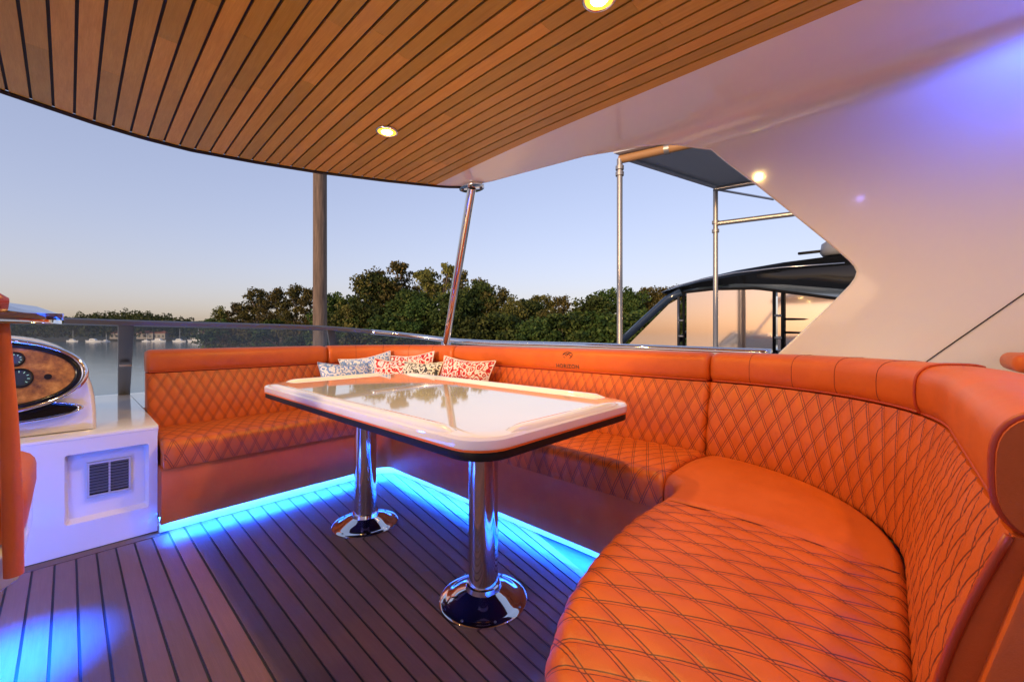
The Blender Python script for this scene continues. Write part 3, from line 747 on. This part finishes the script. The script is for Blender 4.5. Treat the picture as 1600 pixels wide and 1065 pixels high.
# ------------------------------------------------------------------ seats
def seat(name, front, back, nu, swap, q, mat, zb=.350, zt=.490, res=.006, round_r=.045, mask_top=None):
    front = resample(front, nu); back = resample(back, nu); P, UV, CL = [], [], []
    s = np.r_[0, np.cumsum(np.linalg.norm(np.diff(front, axis=0), axis=1))]; ln = s[-1]
    depth = np.linalg.norm(front - back, axis=1).max(); ntop = max(8, int(depth / res))
    for i in range(nu):
        f, b_ = front[i], back[i]; inn = (b_ - f); D = np.linalg.norm(inn); inn = inn / D
        e = min(s[i], ln - s[i]); drop = .014 * max(0, 1 - e / .02) ** 2
        row, ur = [], []; arc = -(zt - round_r - zb) - round_r * math.pi / 2 + round_r
        prof_ = [(0.004 * (1 - k / 13) - .004 * math.sin(math.pi * k / 13), zb + (zt - round_r - zb) * k / 13) for k in range(14)]
        prof_ += [(round_r * (1 - math.cos(R(a_))), zt - round_r + round_r * math.sin(R(a_))) for a_ in (15, 30, 45, 60, 75, 90)]
        for k in range(1, ntop + 1):
            t_ = k / ntop; dd = round_r + (D - round_r) * t_
            prof_.append((dd, zt + .008 * math.sin(math.pi * min(1, t_ * 1.15)) - .022 * t_ ** 2 - .02 * max(0, (t_ - .96) / .04) ** 2))
        pd = None
        for (dd, z) in prof_:
            if pd is not None: arc += math.hypot(dd - pd[0], z - pd[1])
            pd = (dd, z); p = f + inn * dd; uvp = f + inn * arc
            row.append((p[0], p[1], z - drop * (1 if z > zb + .05 else 0))); ur.append((uvp[1], uvp[0]) if swap else (uvp[0], uvp[1]))
        P.append(row); UV.append(ur); CL.append([(b_[0], b_[1], zb), (f[0] + inn[0] * .01, f[1] + inn[1] * .01, zb)])
    P = np.array(P); mask = np.ones(P.shape[:2])
    return qsurface(name, P, np.array(UV), q, .0055, mask, mat, settee, np.array(CL))
FL, FX, FR = 2.75, 1.60, .585        # seat fronts
seat('seat_cushion', [(.335, FL), (1.372, FL)], [(.335, JL), (1.372, JL)], 150, False, SEATQ, LQ_SEAT)
seat('seat_cushion', [(FX, 2.66), (FX, .662)], [(JX, 2.66), (JX, .662)], 260, True, SEATQ, LQ_SEAT, res=.008)
arc_r = [(1.42 + RAD * math.cos(a_), JR + RAD + RAD * math.sin(a_)) for a_ in np.linspace(-math.pi / 2, 0, 20)]
fr = smoothpath([(1.375, FR), (1.46, FR - .004), (1.545, FR + .005), (1.595, FR + .05), (FX, .655)], 30)
seat('corner_seat', fr, [(1.375, JR)] + arc_r[:-1] + [(JX, .655)], 60, False, None, LEATHER)
arc_l = [(1.42 + RAD * math.cos(a_), JL - RAD + RAD * math.sin(a_)) for a_ in np.linspace(math.pi / 2, 0, 20)]
fl_ = smoothpath([(1.378, FL), (1.48, FL), (1.56, FL - .012), (1.595, FL - .04), (FX, 2.668)], 30)
seat('corner_seat', fl_, [(1.378, JL)] + arc_l[:-1] + [(JX, 2.668)], 60, False, None, LEATHER)
fe = [(1.37, FR), (1.142, .588), (.934, .566), (.759, .526), (.665, .491), (.58, .450), (.528, .416), (.46, .35), (.415, .27), (.39, .17), (.38, .06), (.38, -.03)]
fend = smoothpath(fe, 240)
bend = np.stack([np.interp(np.linspace(0, 1, 240), [0, .55, 1], [1.37, .95, .62]), np.full(240, JR)], 1)
seat('seat_cushion', fend, bend, 240, False, SEATQ, LQ_SEAT, res=.005, round_r=.05)

def ztop_seat(t_): return .490 + .008 * math.sin(math.pi * min(1, t_ * 1.15)) - .022 * t_ ** 2
for dx in (-.006, .009): part('seam', tube([(1.3725 + dx, FR - .04 - (FR - .04 - JR) * t_, ztop_seat(t_) - .006) for t_ in np.linspace(0, .98, 24)], .0016, 6), THREAD, settee)
# ------------------------------------------------------------------ base panels, plinth and LED strip
def wall_along(pts, z0, z1, th, n=None):
    P = np.asarray(pts, float); T = np.gradient(P, axis=0); T /= np.linalg.norm(T, axis=1)[:, None]; Nn = np.stack([-T[:, 1], T[:, 0]], 1)
    return rings([[(p[0], p[1], z0), (p[0], p[1], z1), (p[0] + m[0] * th, p[1] + m[1] * th, z1), (p[0] + m[0] * th, p[1] + m[1] * th, z0)] for p, m in zip(P, Nn)])
def arcpts(cx, cy, r, a0, a1, n=10): return [(cx + r * math.cos(R(a)), cy + r * math.sin(R(a))) for a in np.linspace(a0, a1, n)]
inner = [(.325, FL + .012), (.9, FL + .012)] + arcpts(1.512, FL - .088, .10, 90, 0) + [(FX + .012, 1.7)] + arcpts(1.512, FR + .10, .10, 0, -90) + [(1.2, FR - .005)]
tail = smoothpath([(1.2, FR - .012), (.95, .548), (.76, .505), (.60, .44), (.49, .34), (.43, .2), (.41, .05), (.41, -.05)], 24)
basep = inner[:-1] + [tuple(p) for p in tail]
part('base_panel', wall_along(basep, .062, .347, .03), LEATHER, settee, bevel=.008, auto=35)
off = []
P_ = np.asarray(basep); T_ = np.gradient(P_, axis=0); T_ /= np.linalg.norm(T_, axis=1)[:, None]; N_ = np.stack([-T_[:, 1], T_[:, 0]], 1)
pl = P_ + N_ * .065; st = P_ + N_ * .048
part('plinth', wall_along(pl, 0.001, .10, .03), GELP, settee, smooth=True, auto=40)
part('light_strip', wall_along(st[:34] if len(st) > 34 else st, .074, .088, .010), LED, settee)
part('end_panel', wall_along([(.325, JL + .2), (.325, FL + .02)], .06, .347, .02), LEATHER, settee)
part('seat_box', rings([[(p[0] + n[0] * .02, p[1] + n[1] * .02, .345), (p[0] + n[0] * .22, p[1] + n[1] * .22, .345), (p[0] + n[0] * .22, p[1] + n[1] * .22, .30), (p[0] + n[0] * .02, p[1] + n[1] * .02, .30)] for p, n in (path(s) for s in np.linspace(0, TOT, 60))]), GELP, settee)
part('end_cheek', prism_ax([(-.02, .062), (-.24, .062), (-.24, .80), (-.12, .80), (-.035, .45)], 'x', .735, .758), LEATHER, settee, bevel=.006)

# ------------------------------------------------------------------ coaming and rail behind the settee
co = [path(s) for s in np.linspace(S1 + SA * .55, TOT + .0, 60)]
cm_ = part('coaming', rings([[tuple(p + n * .245) + (-.04,), tuple(p + n * .245) + (.885,), tuple(p + n * .29) + (.912,), tuple(p + n * .42) + (.915,), tuple(p + n * .47) + (.88,), tuple(p + n * .47) + (-.04,)] for p, n in co]), GELP, smooth=True, auto=40)
tag(cm_, 'white moulded coaming behind the orange backrest', 'coaming', kind='structure')

pc = part('coaming', rings([[(-1.72, yy, -.04), (-1.72, yy, .90), (-1.76, yy, .93), (-1.90, yy, .93), (-1.95, yy, .89), (-1.95, yy, -.04)] for yy in (-2.6, 0, 3.5)]), GELP, smooth=True, auto=40)
tag(pc, 'white moulded coaming on the far side of the helm', 'coaming', kind='structure')
ac = part('coaming', rings([[(x_, -.40, -.04), (x_, -.40, .88), (x_, -.46, .90), (x_, -.55, .90), (x_, -.60, .86), (x_, -.60, -.04)] for x_ in (.60, 1.4, 2.5)]), GELP, smooth=True, auto=40)
tag(ac, 'white moulded bulkhead behind the near end of the settee', 'coaming', kind='structure')

# ------------------------------------------------------------------ windscreen
RAIL = smoothpath([(-1.6, 3.60, 1.125), (-.8, 3.72, 1.13), (-.1, 3.77, 1.128), (.29, 3.77, 1.120), (.9, 3.78, 1.112), (1.53, 3.73, 1.098), (2.0, 3.58, 1.06), (2.3, 3.36, 1.02), (2.45, 3.05, .985), (2.50, 2.5, .967), (2.50, 1.6, .962), (2.49, .8, .952), (2.46, .45, .948)], 120)
ws = thing('windscreen', 'raked tinted windscreen with dark top rail in front of the helm and settee', 'windscreen', (.3, 4.0, .5))
def base_of(p):
    k = interp(p[0], [-2, 1.2, 2.2, 2.5], [1, 1, .5, .1]) if p[1] > 2.6 else .1
    nrm = np.array([interp(p[0], [0, 1.3, 2.4], [0, .25, 1.0]), interp(p[0], [0, 1.3, 2.4], [1, .97, .25])])
    return np.array([p[0] + nrm[0] * .68 * k, p[1] + nrm[1] * .68 * k, interp(p[0], [-2, 1.3, 2.2, 2.5], [.574, .574, .70, .88])])
n1 = 62
part('rail', rings([[(p[0] + 0 * 1, p[1] - .03, p[2] + .012), (p[0], p[1] - .012, p[2] + .022), (p[0], p[1] + .02, p[2] + .018), (p[0], p[1] + .03, p[2] - .004), (p[0], p[1] + .01, p[2] - .022), (p[0], p[1] - .026, p[2] - .014)] for p in RAIL[:n1]]), DARKMET, ws, smooth=True, auto=60)
part('rail', tube([tuple(p) for p in RAIL[n1 - 1:]], .024, 16), CHROME, ws, smooth=True)
gl = [(RAIL[i] * .985 + base_of(RAIL[i]) * .015, base_of(RAIL[i])) for i in range(0, 92)]
cuts = [0, 36, 58, 91]
for k in range(3):
    seg = gl[cuts[k]:cuts[k + 1] + 1]
    part('glass_pane', grid([[tuple(a_ + (b_ - a_) * t_) for t_ in (0, .5, 1)] for a_, b_ in seg]), GLASS, ws, smooth=True)
def support(x_at, wdt):
    i = int(np.argmin(np.abs(RAIL[:70, 0] - x_at))); a_, b_ = RAIL[i], base_of(RAIL[i]); P = []
    for t_ in (0.01, .5, 1):
        c = a_ + (b_ - a_) * t_; ww = wdt * (1 - .12 * t_)
        P.append([(c[0] - ww, c[1] - .02, c[2] - .012), (c[0] + ww, c[1] - .02, c[2] - .012), (c[0] + ww, c[1] + .012, c[2] + .012), (c[0] - ww, c[1] + .012, c[2] + .012)])
    s_ = part('support', rings(P), DARKMET, ws, bevel=.006)
    c = a_ + (b_ - a_) * .5; part('joint_plate', box((c[0] - wdt * .8, c[1] - .05, c[2] - .035), (c[0] + wdt * .8, c[1] - .026, c[2] - .02)), STEEL, s_)
support(.29, .040); support(1.62, .035); support(-.9, .04)

# ================================================================== HELM: cabinet, dash, seat
cab = thing('helm_cabinet', 'glossy white moulded cabinet with recessed air vent beside the settee', 'cabinet', (-.3, 2.9, 0))
CF = 2.86
# front with a recessed opening
def front_with_hole(x0, x1, z0, z1, hx0, hx1, hz0, hz1, y, depth):
    O_ = [(x0, z0), (x1, z0), (x1, z1), (x0, z1)]; H_ = rrect(hx0, hz0, hx1, hz1, .012, 3)
    V = [(a_, y, b_) for a_, b_ in O_] + [(a_, y, b_) for a_, b_ in H_]; ins = [(a_ + (.012 if a_ < (hx0 + hx1) / 2 else -.012), y + depth, b_ + (.012 if b_ < (hz0 + hz1) / 2 else -.012)) for a_, b_ in H_]
    n = len(H_); V += ins; F = []
    q = n // 4; cs = {2: 0, 1: 3, 0: 2, 3: 1}   # hole corner blocks: (x1,z1),(x0,z1),(x0,z0),(x1,z0)
    oc = [2, 3, 0, 1]
    for blk in range(4):
        for k in range(q - 1): F.append((oc[blk], 4 + blk * q + k + 1, 4 + blk * q + k))
        nb = (blk + 1) % 4; F.append((oc[blk], oc[nb], 4 + nb * q, 4 + blk * q + q - 1))
    for k in range(n): F.append((4 + k, 4 + (k + 1) % n, 4 + n + (k + 1) % n, 4 + n + k))
    F.append(tuple(4 + n + k for k in range(n)))
    return V, F
part('front_panel', front_with_hole(-1.3, .322, .004, .545, -.012, .288, .142, .474, CF, .05), GEL, cab, smooth=True, auto=30)
part('side_panel', box((.300, CF + .004, .004), (.3225, 3.5, .545)), GEL, cab)
topv = [[(x, CF - .002, .545), (x, CF + .001, .557), (x, CF + .014, .563), (x, 3.2, .568), (x, 3.9, .572), (x, 4.50, .572), (x, 4.50, .50), (x, CF + .03, .50)] for x in np.linspace(-1.6, .326, 12)]
part('worktop', rings(topv), GEL, cab, smooth=True, auto=45)
part('foredeck_shelf', box((.33, 3.56, .48), (2.0, 4.50, .570)), GEL, cab)
for x_, z_ in ((.305, .528), (.307, .058)): part('screw_cap', lathe([(.009, 0), (.009, .002), (.004, .004), (.0003, .004)], (0, 0, 0), 12), DARKMET, cab, smooth=True).matrix_local = __import__('mathutils').Matrix.Translation((x_ + .3, CF - 2.9, z_)) @ __import__('mathutils').Matrix.Rotation(R(90), 4, 'X')
# vent
gy = CF + .046
vent = part('vent_frame', join(box((.062, gy - .012, .404), (.222, gy, .414)), box((.062, gy - .012, .242), (.222, gy, .252)), box((.062, gy - .012, .252), (.071, gy, .404)), box((.213, gy - .012, .252), (.222, gy, .404)), box((.1385, gy - .011, .252), (.1455, gy, .404))), M('grey_vent_plastic', (.45, .47, .52), .4), cab)
part('vent_back', box((.066, gy - .002, .246), (.218, gy + .002, .410)), BLACK, vent)
SLATM = M('dark_slat', (.10, .11, .14), .4)
for k in range(10):
    z_ = .262 + k * .0148
    sv = ([(.071, gy - .011, z_), (.213, gy - .011, z_), (.213, gy - .002, z_ + .007), (.071, gy - .002, z_ + .007), (.071, gy - .011, z_ + .003), (.213, gy - .011, z_ + .003), (.213, gy - .002, z_ + .0095), (.071, gy - .002, z_ + .0095)], [(0, 3, 2, 1), (4, 5, 6, 7), (0, 1, 5, 4), (1, 2, 6, 5), (2, 3, 7, 6), (3, 0, 4, 7)])
    part('slat', sv, SLATM, vent)

con = thing('helm_console', 'white rounded dashboard pod with burl wood gauge panel in oval chrome bezel', 'console', (-.32, 3.2, .57))
def pod_outline(t_): # half ellipse in x,z
    a_ = math.pi * t_; c, s = math.cos(a_), math.sin(a_)
    return (-.34 + .44 * math.copysign(abs(c) ** .62, c), .567 + .478 * abs(s) ** .72)
secs = []
for yy, k, dz in ((2.985, .90, 0), (2.975, .965, 0), (2.99, .99, 0), (3.03, 1.0, 0), (3.2, 1.0, .0), (3.4, .97, -.01), (3.6, .9, -.05), (3.75, .7, -.12)):
    r_ = []
    for t_ in np.linspace(0, 1, 44):
        x_, z_ = pod_outline(t_); x_ = -.34 + (x_ + .34) * k; z_ = .567 + (z_ - .567) * k * (1 + dz)
        r_.append((x_, yy + .10 * max(0, z_ - .567) / .48 * (1 if yy < 3.5 else 0), z_))
    secs.append(r_)
part('pod', rings(secs), GEL, con, smooth=True, auto=50)
def ell(cx, cz, a_, b_, y0, n=56, tilt=.2): return [(cx + a_ * math.copysign(abs(math.cos(k * 2 * math.pi / n)) ** .9, math.cos(k * 2 * math.pi / n)), y0 + tilt * (cz + b_ * math.sin(k * 2 * math.pi / n) - .567), cz + b_ * math.sin(k * 2 * math.pi / n)) for k in range(n)]
def disc(cx, cz, a_, b_, y0, th, mat, parent, name, tilt=.2):
    e1 = ell(cx, cz, a_, b_, y0, tilt=tilt); e2 = [(x_, y_ + th, z_) for x_, y_, z_ in e1]
    return part(name, rings([e1, e2]), mat, parent, smooth=True, auto=40)
def bez(cx, cz, a_, b_, y0, r, mat, parent, name, tilt=.2):
    e1 = ell(cx, cz, a_, b_, y0, tilt=tilt); P = []
    for k in range(len(e1)):
        p = Vector(e1[k]); q = Vector((p.x - cx, 0, p.z - cz)).normalized()
        P.append([tuple(p + q * r * math.cos(g) + Vector((0, -1, 0)) * r * 1.1 * math.sin(g)) for g in np.linspace(0, 2 * math.pi, 12, endpoint=False)])
    return part(name, grid(P, close_u=True, close_v=True), mat, parent, smooth=True)
pn = disc(-.30, .852, .335, .150, 2.945, .03, BURL, con, 'gauge_panel')
bez(-.30, .852, .335, .150, 2.945, .012, GLOSSBLACK, con, 'inner_bezel'); bez(-.30, .852, .356, .170, 2.952, .016, CHROME, con, 'chrome_bezel')
GFACE = M('gauge_face', (.02, .035, .03), .2); GMARK = emit('gauge_marks', (.25, .5, .35), .25)
for gx, gz, gr in ((-.172, .930, .030), (-.156, .842, .041), (-.29, .88, .05), (-.42, .87, .05)):
    yb = 2.945 + .2 * (gz - .567) - .006
    g_ = disc(gx, gz, gr, gr, yb - .2 * (gz - .567), .01, GFACE, con, 'gauge')
    bez(gx, gz, gr, gr, yb - .2 * (gz - .567) - .002, .005, BLACK, g_, 'gauge_rim')
    mk = []
    for k in range(9):
        a_ = R(-40 + 260 * k / 8); ca, sa = math.cos(a_), math.sin(a_)
        p0 = (gx + ca * gr * .62, yb - .004 + .2 * sa * gr * .62, gz + sa * gr * .62); p1 = (gx + ca * gr * .82, yb - .004 + .2 * sa * gr * .82, gz + sa * gr * .82)
        mk.append(tube([p0, p1], .0015, 5))
    part('dial_marks', join(*mk), GMARK, g_)
disc(-.066, .842, .013, .013, 2.938, .012, BLACK, con, 'switch_knob')
tr_ = disc(-.31, .682, .345, .042, 2.925, .03, GLOSSBLACK, con, 'lower_tray', .5); bez(-.31, .682, .352, .048, 2.922, .013, CHROME, con, 'tray_trim', .5)

hs = thing('helm_chair', 'helm chair edge with orange leather side and chrome top at the left border', 'chair', (-.38, 1.85, 0))
part('pedestal', lathe([(.20, 0), (.20, .02), (.09, .06), (.08, .36), (.16, .42)], (-.42, 1.9, 0), 28), GEL, hs, smooth=True, auto=50)
part('seat_shell', rings([[(x_, 1.62, .40 + dz), (x_, 2.12 + .05, .37 + dz), (x_, 2.22, .44 + dz), (x_, 2.2, .50), (x_, 1.60, .50)] for x_, dz in ((-.70, .03), (-.66, 0), (-.16, 0), (-.115, .03))]), GEL, hs, bevel=.008)
part('seat_cushion', box((-.68, 1.64, .505), (-.105, 2.19, .66)), LEATHER, hs, bevel=.05, seg=4)
part('back_shell', rings([[(x_, 1.50 + dy, .42), (x_, 1.53 + dy, 1.07), (x_, 1.575 + dy, 1.07), (x_, 1.575 + dy, .42)] for x_, dy in ((-.72, .03), (-.66, 0), (-.2, 0), (-.158, .012))]), GEL, hs, bevel=.01)
part('side_bolster', tube([(-.122, 1.575, .46), (-.124, 1.575, .62), (-.130, 1.575, .86), (-.138, 1.575, 1.075)], [.017, .018, .015, .010], 18), LEATHER, hs, smooth=True, auto=60)
part('back_cushion', box((-.66, 1.585, .60), (-.16, 1.68, 1.07)), LEATHER, hs, bevel=.04, seg=4)
arm = part('chrome_top', rings([[(-.70 + .66 * t_ if True else 0, 1.585 - .045 * k, 1.085 + .0), (-.70 + .66 * t_, 1.545 - .05 * k + .04, 1.075 ), (-.70 + .66 * t_, 1.62 + .03 * k, 1.08), (-.70 + .66 * t_, 1.64 + .03 * k, 1.105), (-.70 + .66 * t_, 1.585, 1.085 + .045 * k), (-.70 + .66 * t_, 1.53, 1.10)] for t_, k in ((0, .3), (.1, .9), (.5, 1), (.82, 1), (.93, .75), (.985, .4), (1.0, .1))]), CHROME, hs, smooth=True, auto=70)
part('top_pad', rings([[(-.68 + .55 * t_, 1.585 + .05 * k * math.cos(g), 1.128 + .045 * k * math.sin(g)) for g in np.linspace(0, 2 * math.pi, 14, endpoint=False)] for t_, k in ((0, .2), (.08, .8), (.5, 1), (.85, .95), (.95, .7), (1, .2))]), RED, hs, smooth=True, auto=70)
for o_ in list(hs.children): o_.location.x += .032
part('light_strip', box((-.60, 2.172, .352), (-.22, 2.178, .372)), LED2, hs)
cl_ = part('courtesy_light', lathe([(.022, 0), (.022, -.006), (.012, -.010), (.001, -.011)], (-.14, 2.06, .376), 20), LED, hs, smooth=True)
ll = bpy.data.lights.new('courtesy_glow', 'SPOT'); ll.energy = 230; ll.color = (.0, .06, 1); ll.spot_size = R(84); ll.spot_blend = 1; ll.shadow_soft_size = .01
lo = bpy.data.objects.new('courtesy_glow', ll); COL.objects.link(lo); lo.parent = hs; lo.location = (-.14 + .38, 2.06 - 1.85, .36)

# ================================================================== TABLE
TX0, TX1, TY0, TY1 = .70, 1.568, .755, 2.52
tb = thing('table', 'rectangular glossy white table with raised rim on two chrome pedestals', 'table', (1.13, 1.65, 0))
part('underside_band', prism(rrect(TX0 + .006, TY0 + .006, TX1 - .006, TY1 - .006, .105, 8), .711, .737), BLACK, tb, bevel=.003)
part('accent_line', prism(rrect(TX0 + .001, TY0 + .001, TX1 - .001, TY1 - .001, .11, 8), .737, .743), LEATHER, tb)
def loft_rr(levels): return rings([[(x_, y_, z_) for x_, y_ in rrect(TX0 + i, TY0 + i, TX1 - i, TY1 - i, max(.02, .11 - i * .6), 8)] for i, z_ in levels])
top_ = part('top', loft_rr([(.002, .743), (.0, .748), (.0, .768), (.006, .776), (.018, .7795), (.06, .7795)]), GELTOP, tb, smooth=True, auto=25)
def fiddle(x0, y0, x1, y1):
    P = []
    horizontal = abs(x1 - x0) > abs(y1 - y0); n = 22
    for k in range(n):
        t_ = k / (n - 1); t_ = t_ - .06 * math.sin(2 * math.pi * t_); e = min(t_, 1 - t_) * (abs(x1 - x0) + abs(y1 - y0)); hgt = .013 * min(1, e / .05) ** .5
        c = np.array([x0 + (x1 - x0) * t_, y0 + (y1 - y0) * t_]); ww = .021 * (.7 + .3 * min(1, e / .05))
        r_ = []
        for o_, h_ in ((-1, -.004), (-.85, .55), (-.5, .92), (0, 1), (.5, .92), (.85, .55), (1, -.004)):
            z_ = .779 + (hgt * h_ if h_ > 0 else -.004); r_.append((c[0], c[1] + o_ * ww, z_) if horizontal else (c[0] + o_ * ww, c[1], z_))
        P.append(r_)
    part('raised_rim', rings(P), GELTOP, top_, smooth=True, auto=50)
i_ = .026
fiddle(TX0 + i_, TY0 + .13, TX0 + i_, TY1 - .13); fiddle(TX1 - i_, TY0 + .13, TX1 - i_, TY1 - .13)
fiddle(TX0 + .13, TY0 + i_, TX1 - .13, TY0 + i_); fiddle(TX0 + .13, TY1 - i_, TX1 - .13, TY1 - i_)
for yy in (1.183, 2.132):
    c = (1.115, yy, 0)
    ped = part('pedestal', lathe([(.058, .03), (.058, .60), (.055, .603), (.0545, .603)], c, 48), CHROME, tb, smooth=True, auto=40)
    part('inner_tube', lathe([(.048, .60), (.048, .705)], c, 40), CHROME, ped, smooth=True, auto=40)
    part('locking_collar', lathe([(.0585, .598), (.061, .60), (.061, .628), (.058, .632), (.049, .632)], c, 40), M('dark_collar', (.02, .03, .06), .3), ped, smooth=True, auto=40)
    part('mounting_plate', lathe([(.10, .690), (.10, .7055), (.09, .7058)], c, 40), DARKMET, ped, smooth=True, auto=40)
    part('base_flange', lathe([(.172, .0006), (.172, .008), (.166, .013), (.150, .014), (.143, .016), (.128, .026), (.10, .039), (.080, .046), (.070, .051), (.066, .068), (.0585, .071)], c, 64), CHROME, ped, smooth=True, auto=50)
    for k in range(8):
        a_ = k * math.pi / 4 + .3; part('bolt', lathe([(.005, 0), (.005, .002), (.0025, .0032), (.0003, .0032)], (c[0] + .158 * math.cos(a_), c[1] + .158 * math.sin(a_), .0137), 10), DARKMET, ped)
    part('knob', tube([(c[0] - .058, c[1] + .02, .615), (c[0] - .082, c[1] + .03, .615), (c[0] - .083, c[1] + .03, .615), (c[0] - .10, c[1] + .037, .615)], [.005, .005, .012, .011], 12), CHROME, ped, smooth=True, auto=40)

# ================================================================== PILLOWS
def pillow_mat(name, ca, cb, cc, scale):
    m = M(name, ca, .85, spec=.15)
    v = coords(m, (1, 1, 1), 'UV')
    vo = N(m, 'ShaderNodeTexVoronoi', feature='F1'); vo.inputs['Scale'].default_value = scale; L(m, v, vo.inputs['Vector'])
    n = noise_(m, v, scale * 1.7, 2)
    wv = math_(m, 'SINE', math_(m, 'MULTIPLY_ADD', vo.outputs['Distance'], 15, math_(m, 'MULTIPLY', n, 9)))
    k = math_(m, 'GREATER_THAN', wv, .05); k2 = math_(m, 'GREATER_THAN', n, .58)
    L(m, mixc(m, k, cb, mixc(m, k2, ca, cc)), B(m).inputs['Base Color']); bump(m, noise_(m, v, 160, 2), .2, .002)
    return m
PB = pillow_mat('blue_print_fabric', (.16, .30, .62), (.74, .76, .80), (.30, .45, .72), 9)
PR = pillow_mat('red_print_fabric', (.50, .02, .03), (.78, .72, .70), (.72, .16, .10), 8)
PK = pillow_mat('charcoal_print_fabric', (.06, .07, .08), (.72, .70, .62), (.25, .24, .20), 8)
TRIM = M('cream_piping', (.72, .66, .52), .8)
def pillow(loc, wd, ht, th, yaw, lean, roll, mat, label, trim=None):
    t = thing('throw_pillow', label, 'pillow', loc, 'throw pillows in the settee corner')
    from mathutils import Matrix
    Mx = Matrix.Rotation(yaw, 4, 'Z') @ Matrix.Rotation(lean, 4, 'X') @ Matrix.Rotation(roll, 4, 'Y')
    n = 26; V, U = [], []; edge = []
    for side in (1, -1):
        for i in range(n):
            for j in range(n):
                x_, y_ = 2 * i / (n - 1) - 1, 2 * j / (n - 1) - 1
                pull = 1 - .085 * ((1 - x_ * x_) * abs(y_) ** 3 + (1 - y_ * y_) * abs(x_) ** 3) * 1.6
                hgt = ((1 - abs(x_) ** 2.4) * (1 - abs(y_) ** 2.4)) ** .55 * (1 + .18 * noise.noise(Vector((x_ * 2 + loc[0] * 9, y_ * 2, loc[1] * 7))))
                p = Mx @ Vector((x_ * wd / 2 * pull, side * -th / 2 * hgt, ht / 2 + y_ * ht / 2 * pull))
                V.append((p.x + loc[0], p.y + loc[1], p.z + loc[2])); U.append(((x_ + 1) / 2 * wd / .4 + loc[0], (y_ + 1) / 2 * ht / .4))
    F = []
    for s_ in (0, 1):
        o_ = s_ * n * n
        for i in range(n - 1):
            for j in range(n - 1): F.append((o_ + i * n + j, o_ + i * n + j + 1, o_ + (i + 1) * n + j + 1, o_ + (i + 1) * n + j))
    c_ = part('cover', (V, F), mat, t, smooth=True, uv=U)
    ring = [i * n for i in range(n)] + [(n - 1) * n + j for j in range(1, n)] + [i * n + n - 1 for i in range(n - 2, -1, -1)] + [j for j in range(n - 2, 0, -1)]
    part('piping', tube([V[k] for k in ring] + [V[ring[0]]], .0045, 6), trim or mat, t, smooth=True, uv=None)
    return t
PZ = .484
pillow((1.49, 3.13, PZ), .42, .35, .13, R(-6), R(-18), R(3), PB, 'pale blue and white printed pillow, leftmost in the settee corner', M('blue_piping', (.25, .36, .55), .8))
pillow((1.72, 3.165, PZ), .42, .40, .12, R(-28), R(-14), R(-9), PB, 'blue printed pillow mostly hidden behind the left red pillow')
pillow((1.775, 2.96, PZ), .40, .37, .13, R(-42), R(-20), R(5), PR, 'red and white printed pillow right of the blue pillow, behind the table')
pillow((1.93, 2.93, PZ), .42, .41, .12, R(-62), R(-14), R(-6), PR, 'red printed pillow mostly hidden behind the charcoal pillow')
pillow((1.84, 2.755, PZ), .36, .37, .13, R(-66), R(-24), R(0), PK, 'small charcoal and cream printed pillow between the red pillows', TRIM)
pillow((1.975, 2.39, PZ), .56, .395, .15, R(-86), R(-17), R(2), PR, 'wide red and white printed pillow, rightmost in the settee corner')

# ------------------------------------------------------------------ armrest of the aft lounge at the right border
ar = part('aft_cushion', box((2.02, -.62, .925), (2.26, -.285, .985)), LEATHER, bevel=.026, seg=4)
tag(ar, 'small orange leather armrest pad against the white arch at the right border', 'armrest')
